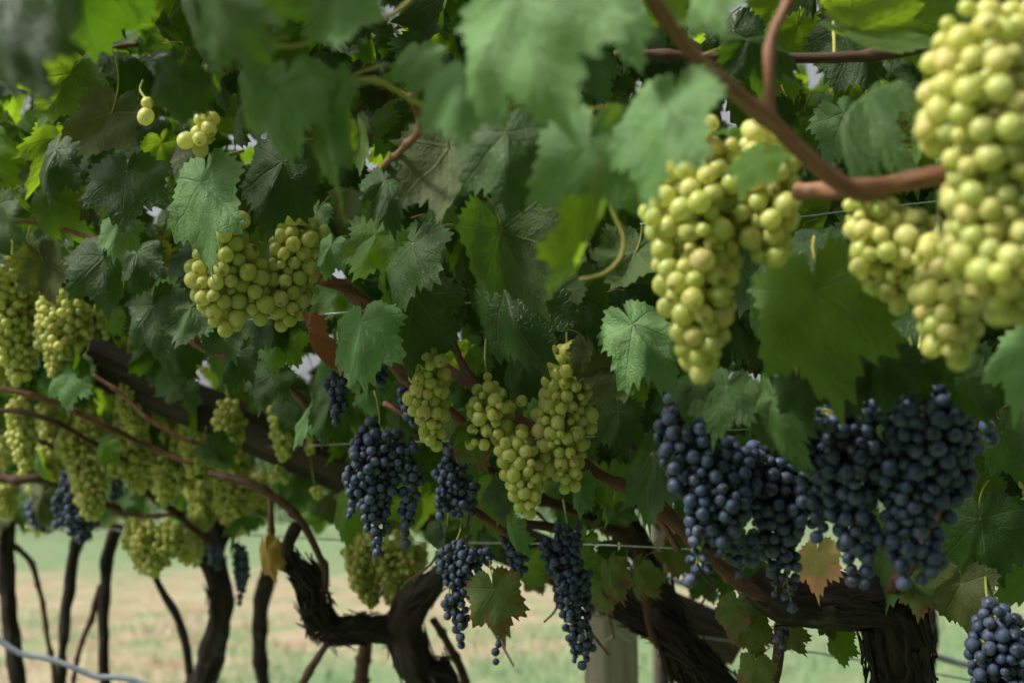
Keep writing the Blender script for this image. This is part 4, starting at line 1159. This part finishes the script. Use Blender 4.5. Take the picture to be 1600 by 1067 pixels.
for _ in range(10):                       # unseen leaves added above the upper left corner to shade those below
    px, py, d = random.uniform(-80, 420), random.uniform(-330, -60), random.uniform(0.42, 0.62)
    put_leaf(at(px, py, d), Vector((random.gauss(0, .5), random.gauss(-.3, .5), -.8)), Vector((random.gauss(-.2, .4), random.gauss(-.4, .4), 1.0)), random.uniform(.05, .075), 1.0, 'green', v_over)
n_fill = 0
while n_fill < 2110:
    inside = random.random() < 0.88
    px = random.uniform(-60, 1660) if inside else random.uniform(-160, 2080)
    py = random.uniform(-420, 960)
    depth_in = random.random()
    d = front(px, py) + 0.06 + depth_in * (0.95 if px > 650 or py < 600 else 1.8)
    lim = low(px) - (60 * depth_in * (d - 0.9) if px > 600 else 0)
    if py > lim: continue
    if py > lim - 80 and random.random() < 0.5: continue
    if px < 560 and 430 < py < 700 and d < 1.7 and random.random() < 0.3: continue
    # the sky breaks through in the upper left and upper right
    if py < 0 and 1000 < px < 1520 and random.random() < 0.8: continue
    if py < 0 and px < 480 and random.random() < 0.5: continue
    if py < 220 and 1050 < px < 1480 and random.random() < 0.62: continue
    if py < 330 and px < 420 and random.random() < 0.25: continue
    ry = 500 + 0.436 * px
    if 60 < px < 700 and ry - 10 < py + 25 < ry + 50 and d < 1.85 and random.random() < 0.4: continue
    base = at(px, py, d)
    ax = Vector((random.gauss(0, .55), random.gauss(-.15, .4), -1.0 + random.gauss(0, .45)))
    nrm = Vector((random.gauss(0, .55) - 0.15, -0.6 + random.gauss(0, .5), 0.75 + random.gauss(0, .45)))
    if py < 420 and depth_in > 0.4 and random.random() < 0.45: nrm = Vector((random.gauss(0, .5), 0.6 + random.gauss(0, .4), 0.75 + random.gauss(0, .3)))
    size = random.uniform(0.034, 0.066) * (1 if d < 1.4 else 1.2)
    q = random.random()
    if py < 380 and depth_in > 0.45: q += 0.5 * (random.random() < 0.55)
    mat = 'pale' if q < 0.13 else 'green' if q < 0.80 else 'light' if q < 0.90 else 'olive' if q < 0.98 else 'autumn' if q < 1 else 'light'
    vn = nearest_vine(px, d)
    if count.get(vn.name, 0) >= 215:
        vn = min((v[0] for v in VINES), key=lambda r: count.get(r.name, 0))
    put_leaf(base, ax, nrm, size, random.uniform(0.8, 1.05), mat, vn)
    n_fill += 1


for _ in range(190):                      # deeper rows of leaves beyond the left bunches
    px, py, d = random.uniform(-60, 760), random.uniform(610, 805), random.uniform(2.15, 3.6)
    vn = min((v[0] for v in VINES[3:]), key=lambda r: count.get(r.name, 0))
    put_leaf(at(px, py, d), Vector((random.gauss(0, .5), random.gauss(0, .4), -1)), Vector((random.gauss(-.2, .5), -.6, .7)), random.uniform(.06, .095), 1.0, 'green' if random.random() < .75 else 'olive', vn)

for _ in range(440):                      # leaves on the far side of the canopy, lit from above and seen from below
    px, py, d = random.uniform(-60, 1660), random.uniform(-40, 640), random.uniform(1.85, 2.7)
    vn = min((v[0] for v in VINES[1:]), key=lambda r: count.get(r.name, 0))
    put_leaf(at(px, py, d), Vector((random.gauss(0, .7), random.gauss(0, .5), -.8)), Vector((random.gauss(-.3, .4), .45 + random.gauss(0, .4), .8)), random.uniform(.06, .095), 1.0, 'light' if random.random() < .6 or px > 1050 else 'green', vn)

for _ in range(16):                       # small leaves among the crowded left bunches
    px, py, d = random.uniform(-20, 540), random.uniform(560, 790), random.uniform(1.5, 2.0)
    vn = min((v[0] for v in VINES[3:]), key=lambda r: count.get(r.name, 0))
    put_leaf(at(px, py, d), Vector((random.gauss(0, .5), random.gauss(0, .4), -1)), Vector((random.gauss(-.3, .5), -.7, .6)), random.uniform(.03, .052), 1.0, random.choice(('green', 'green', 'green', 'pale', 'light', 'olive')), vn)

for _ in range(16):                       # thin twigs and turning leaves tangled round the post and the arms
    x, y, d = random.uniform(690, 1180), random.uniform(760, 960), random.uniform(1.2, 1.6)
    a, ln = random.uniform(-.9, .9), random.uniform(60, 170)
    q = [(x + math.sin(a) * ln * t + random.gauss(0, 7), y + math.cos(a) * ln * t * random.choice((.6, 1)) + random.gauss(0, 6), d + .06 * t, 3.0 - 1.6 * t) for t in (0, .33, .66, 1)]
    cane(v_post, q, random.choice((M_OLDCANE, M_REDCANE)), 'twig', 7)
for _ in range(26):
    px, py, d = random.uniform(690, 1200), random.uniform(760, 935), random.uniform(1.2, 1.6)
    put_leaf(at(px, py, d), Vector((random.gauss(0, .5), random.gauss(0, .4), -1)), Vector((random.gauss(-.3, .5), -.8, .5)), random.uniform(.03, .05), 1.0, random.choice(('green', 'green', 'light', 'olive', 'autumn')), v_g if random.random() < .5 else v_c)

# ------------------------------------------------------------------ added to block sky light: the pergola roof and an unseen leaf wall behind
def leaf_mass(name, spots, mat, org, r=0.07):
    mb = MB()
    for c in spots:
        a = random.uniform(0, 6.28)
        ux = Vector((math.cos(a), random.gauss(0, .5), math.sin(a))).normalized() * r
        uy = ux.cross(Vector((random.gauss(0, .4), 1, random.gauss(0, .6)))).normalized() * r
        k0 = len(mb.v)
        for j in range(10):
            th = j * 2 * math.pi / 10
            rr = 1.1 if j % 2 == 0 else 0.75
            mb.v.append(c - org + ux * math.cos(th) * rr + uy * math.sin(th) * rr); mb.uv.append((math.cos(th) * rr * .6, math.sin(th) * rr * .6))
        mb.f.append(tuple(range(k0, k0 + 10)))
    o = bpy.data.objects.new(name, mb.mesh(name, mat, False)); COL.objects.link(o)
    return o


for _ in range(560):                      # roof leaves added to block overhead light, lying flat and seen from below
    y = random.uniform(0.72, 3.0)
    c = Vector((random.uniform(-1.7, 1.9) * (0.55 + 0.3 * y), y, 1.80 + 0.33 * y + random.gauss(0, .07)))
    rel = c - CAMP
    dd = rel.dot(FWD)
    px, py = 800 + FPX * rel.dot(RIGHT) / dd, 533.5 - FPX * rel.dot(UP) / dd
    if (py > 60 or c.x > 0.35) and random.random() < 0.6: continue
    vn = min((v[0] for v in VINES), key=lambda r: count.get(r.name, 0))
    q = random.random()
    put_leaf(c, Vector((random.gauss(0, 1), random.gauss(0, 1), random.gauss(-.3, .3))), Vector((random.gauss(0, .35), random.gauss(0, .35), 1.0)), random.uniform(.055, .085), 1.0, 'light' if q < 0.45 else 'green' if q < 0.9 else 'olive', vn)
ro = leaf_mass('added_shade_foliage', [Vector((random.uniform(-2.5, 7), -1.5 + random.gauss(0, .22) - 0.35 * (z - 0.9), z)) for z in [random.uniform(0.75, 2.75) for _ in range(4200)]], LEAF['green'], Vector((0, 0, 0)), 0.085)  # unseen leaf wall added behind the camera to cut low sky light
tag(ro, 'added unseen leaf wall behind the camera that blocks low sky light', 'vineyard', kind='stuff')
print('BERRIES', NBERRY, 'LEAVES', n_fill + len(HERO), count)
